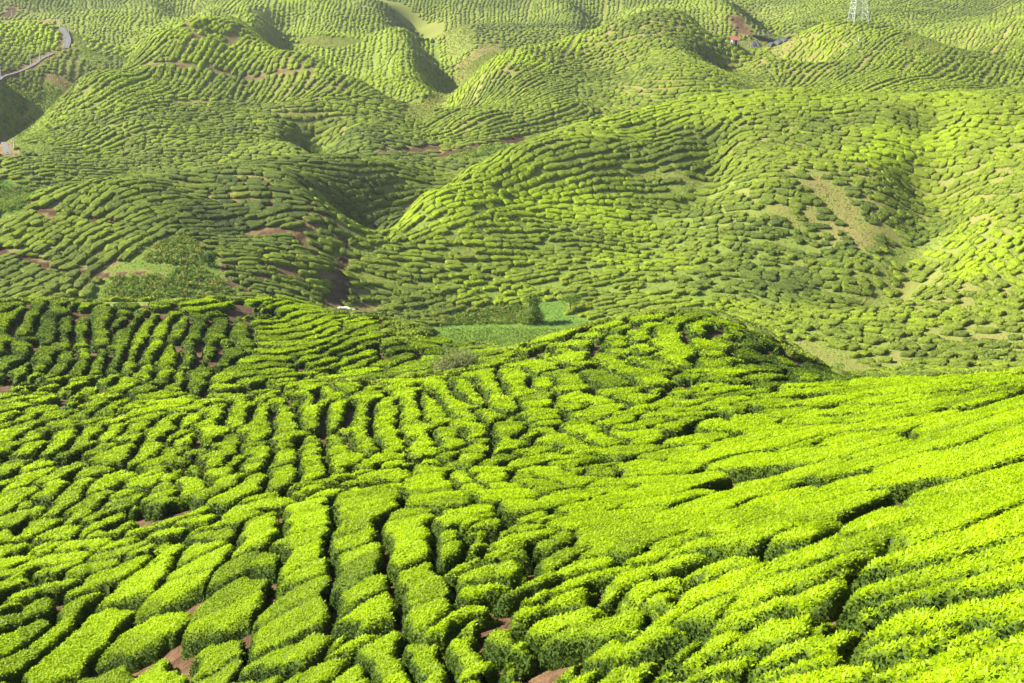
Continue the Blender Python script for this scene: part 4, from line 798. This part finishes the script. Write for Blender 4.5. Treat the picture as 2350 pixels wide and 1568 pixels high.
# ---------------------------------------------------------------- lattice tower
b1=at(1946,59); r=np.hypot(b1[0],b1[1]); wid=35*r/F; b2=np.array([b1[0]+wid,b1[1]+1.2,0]); c=np.array([b1[0]+wid/2+1.2,b1[1]+wid/2,0]); c[2]=gz(c[0],c[1])
tw=obj('lattice_tower',None,label='pale steel lattice pylon standing on the rounded tea hill',cat='pylon',loc=c); A_=math.radians(12)
def tc(k,z,w_):
    sx,sy=[(-1,-1),(1,-1),(1,1),(-1,1)][k%4]; x,y=sx*w_/2,sy*w_/2; return (x*math.cos(A_)-y*math.sin(A_),x*math.sin(A_)+y*math.cos(A_),z)
wz=lambda z: wid*(1-.62*min(z,16)/16)*(1 if z<16 else max(.25,1-(z-16)/12))
lv=[0,3.1,4.6,6.4,8.6,11,13.3,16,18,20,22,24]
g0=min(float(gz(c[0]+sx*wid/2,c[1]+sy*wid/2)) for sx in(-1,1) for sy in (-1,1))-c[2]-.3
for k in range(4):
    mb=MB(); mb.tube([tc(k,g0,wid*1.02)]+[tc(k,z,wz(z)) for z in lv],.10,6); mb.box(tc(k,g0+.3,wid*1.02),(.6,.6,.5)); obj('leg',mb.build('leg',M_steel),parent=tw)
for k in range(4):
    mb=MB()
    mid=lambda z:tuple((np.array(tc(k,z,wz(z)))+np.array(tc(k+1,z,wz(z))))/2)
    mb.tube([tc(k,.2,wz(.2)),mid(3.1)],.06,5); mb.tube([tc(k+1,.2,wz(.2)),mid(3.1)],.06,5); mb.tube([tc(k,1.7,wz(1.7)),tuple((np.array(tc(k,0,wz(0)))+np.array(mid(3.1)))/2)],.045,4); mb.tube([tc(k+1,1.7,wz(1.7)),tuple((np.array(tc(k+1,0,wz(0)))+np.array(mid(3.1)))/2)],.045,4)
    for i,z in enumerate(lv[1:],1):
        mb.tube([tc(k,z,wz(z)),tc(k+1,z,wz(z))],.055,5)
        if i<len(lv)-1:
            z2=lv[i+1]
            if i==1: mb.tube([tc(k,z,wz(z)),mid(z2)],.05,5); mb.tube([tc(k+1,z,wz(z)),mid(z2)],.05,5)
            else: mb.tube([tc(k,z,wz(z)),tc(k+1,z2,wz(z2))],.05,5); mb.tube([tc(k+1,z,wz(z)),tc(k,z2,wz(z2))],.05,5)
    obj('bracing',mb.build('bracing',M_steel),parent=tw)
for z in (17.5,20.5,23.5):
    mb=MB(); R=np.array([[math.cos(A_),-math.sin(A_),0],[math.sin(A_),math.cos(A_),0],[0,0,1]])
    for s in (-1,1):
        for yy in (-.3,.3): mb.tube([R@np.array([0,yy,z]),R@np.array([s*3.4,0,z+.15])],.05,5); mb.tube([R@np.array([0,yy,z+.9]),R@np.array([s*3.4,0,z+.15])],.05,5)
        mb.tube([R@np.array([s*3.3,0,z+.15]),R@np.array([s*3.3,0,z-.9])],.07,6)
    obj('cross_arm',mb.build('cross_arm',M_steel),parent=tw)
# ---------------------------------------------------------------- hut and net house
b=at(1686,104); r=np.hypot(b[0],b[1]); s=r/F
h_=obj('hut',None,label='tiny white hut under a red sheet roof behind the ridge',cat='hut',loc=b); 
Wd,Dp,Ht=13*s,9*s,1.7
mb=MB(); mb.box((0,0,Ht/2-.2),(Wd,Dp,Ht+.4)); obj('wall',mb.build('wall',M_white),parent=h_)
mb=MB(); mb.add([(-Wd*.85,-Dp*.8,Ht-.1),(Wd*.85,-Dp*.8,Ht-.3),(Wd*.85,Dp*.8,Ht+.7),(-Wd*.85,Dp*.8,Ht+.9),(-Wd*.85,-Dp*.8,Ht),(Wd*.85,-Dp*.8,Ht-.2),(Wd*.85,Dp*.8,Ht+.8),(-Wd*.85,Dp*.8,Ht+1.)],[(0,3,2,1),(4,5,6,7),(0,1,5,4),(1,2,6,5),(2,3,7,6),(3,0,4,7)]); obj('roof',mb.build('roof',M_red),parent=h_)
mb=MB(); mb.box((Wd*.15,-Dp/2-.02,.85),(.8,.06,1.7)); obj('door',mb.build('door',M_net),parent=h_)
for sx in (-.8,.8):
    mb=MB(); mb.tube([(sx*Wd,-Dp*.7,-.5),(sx*Wd,-Dp*.7,Ht-.1)],.06,6); obj('post',mb.build('post',M_white),parent=h_)
# black nursery netting laid in ridged rows behind the tower hill, and its open frame
def netrow(px0,py0,px1,py1,lab,hh):
    a=at(px0,py0); b=at(px1,py1); d_=b-a; L_=np.hypot(d_[0],d_[1]); n=max(6,int(L_)); t=np.linspace(0,1,n); x=a[0]+d_[0]*t; y=a[1]+d_[1]*t; z=gz(x,y)
    nrm=np.array([-d_[1],d_[0]])/L_; V=[]
    for i in range(n):
        hz=hh*(1+.5*math.sin(i*2.1+px0)); 
        for q_,hq in ((-1,-.2),(-.7,.7),(0,1),(.7,.7),(1,-.2)): V.append((x[i]+nrm[0]*q_*.95-a[0],y[i]+nrm[1]*q_*.95-a[1],z[i]+hz*hq-a[2]))
    f=[(i*5+j,i*5+j+1,i*5+6+j,i*5+5+j) for i in range(n-1) for j in range(4)]+[(0,1,2,3,4)[::-1],tuple((n-1)*5+j for j in range(5))]
    m_=MB(); m_.add(V,f); obj('netting_tunnel',m_.build('netting_tunnel',M_net),label=lab,cat='netting',group='black netting rows in the far valley',loc=a)
netrow(1727,106,1775,108,'nearest row of black netting on the far valley floor',.7)
netrow(1729,102,1792,102,'second row of black netting behind the nearest netting row',.7)
netrow(1735,98,1805,96,'third row of black netting next to the dark open frame',.7)
netrow(1770,93,1812,90,'farthest row of black netting touching the tower hill',.7)
b=at(1748,94); fr=obj('net_house',None,label='dark open frame shelter behind the black netting rows',cat='net shelter',loc=b); s=np.hypot(b[0],b[1])/F; Wd=46*s/2
for sx in (-1,1):
    for yy in (0,4):
        mb=MB(); mb.tube([(sx*Wd,yy,-1),(sx*Wd,yy,2.2)],.08,6); obj('post',mb.build('post',M_net),parent=fr)
mb=MB(); n=9
V=[(Wd*(2*i/(n-1)-1),y_,2.2-.35*math.sin(math.pi*i/(n-1))+dz) for dz in (0,.08) for y_ in (-.3,4.3) for i in range(n)]
f=[]
for i in range(n-1): f+= [(i,i+1,n+i+1,n+i)[::-1],(2*n+i,2*n+i+1,3*n+i+1,3*n+i),(i,i+1,2*n+i+1,2*n+i),(n+i,3*n+i,3*n+i+1,n+i+1)]
mb.add(V,f); obj('roof',mb.build('roof',M_net),parent=fr)
# ---------------------------------------------------------------- trees and shrubs
def tree(px,py,h_px,w_px,lab,tone,name='tree',nleaf=2600,low=.1,cat='tree',lean=0,ls=.30,open_=.5):
    b=at(px,py); s=np.hypot(b[0],b[1])/F; Ht=h_px*s; R0=w_px*s/2
    o=obj(name,None,label=lab,cat=cat,loc=b); mb=MB(); ends=[]
    mb.tube([(0,0,-.4),(lean*.3,.05,Ht*.35),(lean*.7,0,Ht*.65),(lean,0,Ht*.9)],[.13,.10,.07,.03],7)
    for k in range(12):
        z=Ht*rng.uniform(low+.1,.85); a=rng.uniform(0,6.28); rr_=R0*rng.uniform(.45,.95)*(1-.35*z/Ht); e=np.array([lean*z/Ht+rr_*math.cos(a),rr_*math.sin(a),z+Ht*rng.uniform(.02,.15)])
        mb.tube([(lean*z/Ht,0,z*.8),(e*.5+np.array([lean*z/Ht,0,z*.8])*.5+rng.normal(0,.05,3)),e],[.05,.035,.012],5); ends.append(e)
    ends.append(np.array([lean,0,Ht*.95])); obj('trunk',mb.build('trunk',M_wood,True),parent=o)
    E=np.array(ends); k=rng.integers(0,len(E),nleaf); cl=rng.normal(0,1,(nleaf,3))*np.array([.30,.30,.22])*R0*.9
    P_=E[k]+cl; keep=(P_[:,2]>Ht*low)&(P_[:,2]<Ht*1.05); P_=P_[keep]; k=k[keep]; v=cl[keep]/(np.linalg.norm(cl[keep],axis=1)[:,None]+1e-9); v[:,2]+=.5; v/=np.linalg.norm(v,axis=1)[:,None]
    ct=rng.normal(0,.06,len(E))
    a_,b_,c_=leaf_cloud(P_,v,ls,np.clip(tone+ct[k]+rng.normal(0,.07,len(P_)),0,1),.55); obj('crown',mesh('crown',a_,b_,[M_wild],{'tone':c_},smooth=False),parent=o)
    return o
tree(1209,742,68,50,'dark green creeper covered tree by the stream bank','' or .5,nleaf=3200,low=.02,lean=.5)
tree(1309,718,44,44,'small light green tree with a pale trunk on the right hillside',.46,nleaf=800,low=.3,ls=.26)
tree(478,610,28,34,'bushy green shrub in the bare hollow of the left middle hill',.25,name='shrub',cat='shrub',nleaf=700,low=.02)
tree(1420,350,12,14,'small rounded bush at the edge of the red soil cut','' or .3,name='shrub',cat='shrub',nleaf=200,low=.02)
# little palm beside the far foot of the right mound
b=at(1922,852); o=obj('palm',None,label='tiny palm on dry grass behind the right mound',cat='palm',loc=b)
mb=MB(); mb.tube([(0,0,-.3),(.03,0,.5),(0,0,.9)],[.08,.06,.05],7); obj('trunk',mb.build('trunk',M_wood,True),parent=o)
for q in range(11):
    a=q*2*math.pi/11+rng.uniform(-.2,.2); L_=rng.uniform(.7,1.0); pts=[(L_*t*math.cos(a),L_*t*math.sin(a),.9+.45*t-.75*t*t) for t in np.linspace(0,1,6)]
    V=[];
    for i,p in enumerate(pts):
        w_=.11*math.sin(math.pi*min(.98,max(.08,i/5))); V+= [(p[0]-math.sin(a)*w_,p[1]+math.cos(a)*w_,p[2]-.03),(p[0],p[1],p[2]+.02),(p[0]+math.sin(a)*w_,p[1]-math.cos(a)*w_,p[2]-.03)]
    f=[(i*3+j,i*3+j+1,i*3+4+j,i*3+3+j) for i in range(5) for j in range(2)]
    obj('frond',mesh('frond',V,np.array(f),[M_wild],{'tone':np.full(len(V),.45)}),parent=o)
# twiggy grey bush in the dip
b=hit(1048,862,0,170)[0]; s=np.hypot(b[0],b[1])/F; Rw=62*s; o=obj('twiggy_bush',None,label='large straggly grey bush with bare twigs in the dip',cat='bush',loc=b)
mb=MB(); tips=[]
for q in range(190):
    a=rng.uniform(0,6.28); rr_=Rw*math.sqrt(rng.random()); e=np.array([rr_*math.cos(a),rr_*math.sin(a)*.8,0]); e[2]=float(gz(b[0]+e[0],b[1]+e[1]))-b[2]+1.25*(1-(rr_/Rw)**2*.6)+rng.uniform(-.3,.25)
    st_=e*.35+rng.normal(0,.1,3); st_[2]=float(gz(b[0]+st_[0],b[1]+st_[1]))-b[2]-.05
    m1=(st_+e)/2+rng.normal(0,.18,3)+np.array([0,0,.2]); r_=rng.uniform(.012,.026); mb.tube([st_,m1,e],[r_*1.6,r_,r_*.45],4,False)
    for t in range(2):
        e2=e+rng.normal(0,.3,3); mb.tube([m1*.4+e*.6,e2],[r_*.6,r_*.25],4,False); tips.append(e2)
    tips.append(e); tips.append(m1)
obj('branches',mb.build('branch_tangle',M_twig,True),parent=o).name='branch'
E=np.array(tips); k=rng.integers(0,len(E),4200); P_=E[k]+rng.normal(0,.17,(4200,3)); v=rng.normal(0,.6,(4200,3)); v[:,2]=1; v/=np.linalg.norm(v,axis=1)[:,None]
a_,b_,c_=leaf_cloud(P_,v,.13,np.clip(.60+rng.normal(0,.12,4200),0,1),.45); obj('foliage',mesh('foliage',a_,b_,[M_wild],{'tone':c_},smooth=False),parent=o)
# pale rocks at the stream
for q,(px,py,s_,lab) in enumerate(((783,712,.55,'leftmost pale rock beside the stream at the hill foot'),(793,714,.7,'largest pale rock in the short row by the stream'),(804,716,.6,'pale rock right of the largest rock by the stream'),(814,718,.45,'rightmost small pale rock beside the stream'))):
    b=hit(px,py,0,1500,150)[0]; me_=bpy.data.meshes.new('rock'); import bmesh; bm_=bmesh.new(); bmesh.ops.create_icosphere(bm_,subdivisions=2,radius=s_)
    for v_ in bm_.verts:
        d_=1+.28*(random.random()-.5); v_.co=Vector((v_.co.x*d_*1.5,v_.co.y*d_,v_.co.z*d_*.7))
    bm_.to_mesh(me_); bm_.free(); me_.materials.append(M_rock); obj('rock',me_,label=lab,cat='rock',group='pale rocks by the stream',loc=b+np.array([0,0,.25*s_]))
# boulder on the bare soil at left
b=hit(306,1049*1.0-100+0,0,165)[0]
b=hit((535/3.1333)/1.743,(550/3.1333+1550)/1.743,0,165)[0]; me_=bpy.data.meshes.new('stone'); bm_=bmesh.new(); bmesh.ops.create_icosphere(bm_,subdivisions=2,radius=.24)
for v_ in bm_.verts: v_.co=Vector((v_.co.x*1.4*(1+.2*(random.random()-.5)),v_.co.y,v_.co.z*.6))
bm_.to_mesh(me_); bm_.free(); me_.materials.append(M_soilp); obj('stone',me_,label='small tan stone on the bare soil patch near the left edge',cat='stone',loc=b+np.array([0,0,.05]))
# ---------------------------------------------------------------- haze
mb=MB(); mb.box((0,620,50),(1500,1420,150)); hm=bpy.data.materials.new('haze'); hm.use_nodes=True; n=hm.node_tree
n.nodes.remove(n.nodes['Principled BSDF']); pv=node(n,'VolumePrincipled'); pv.inputs['Density'].default_value=.00009; pv.inputs['Color'].default_value=(.97,.98,1,1); pv.inputs['Anisotropy'].default_value=.25
n.links.new(pv.outputs[0],n.nodes['Material Output'].inputs['Volume'])
obj('haze',mb.build('haze',hm),kind='stuff',label='thin pale haze over the far hills',cat='haze')
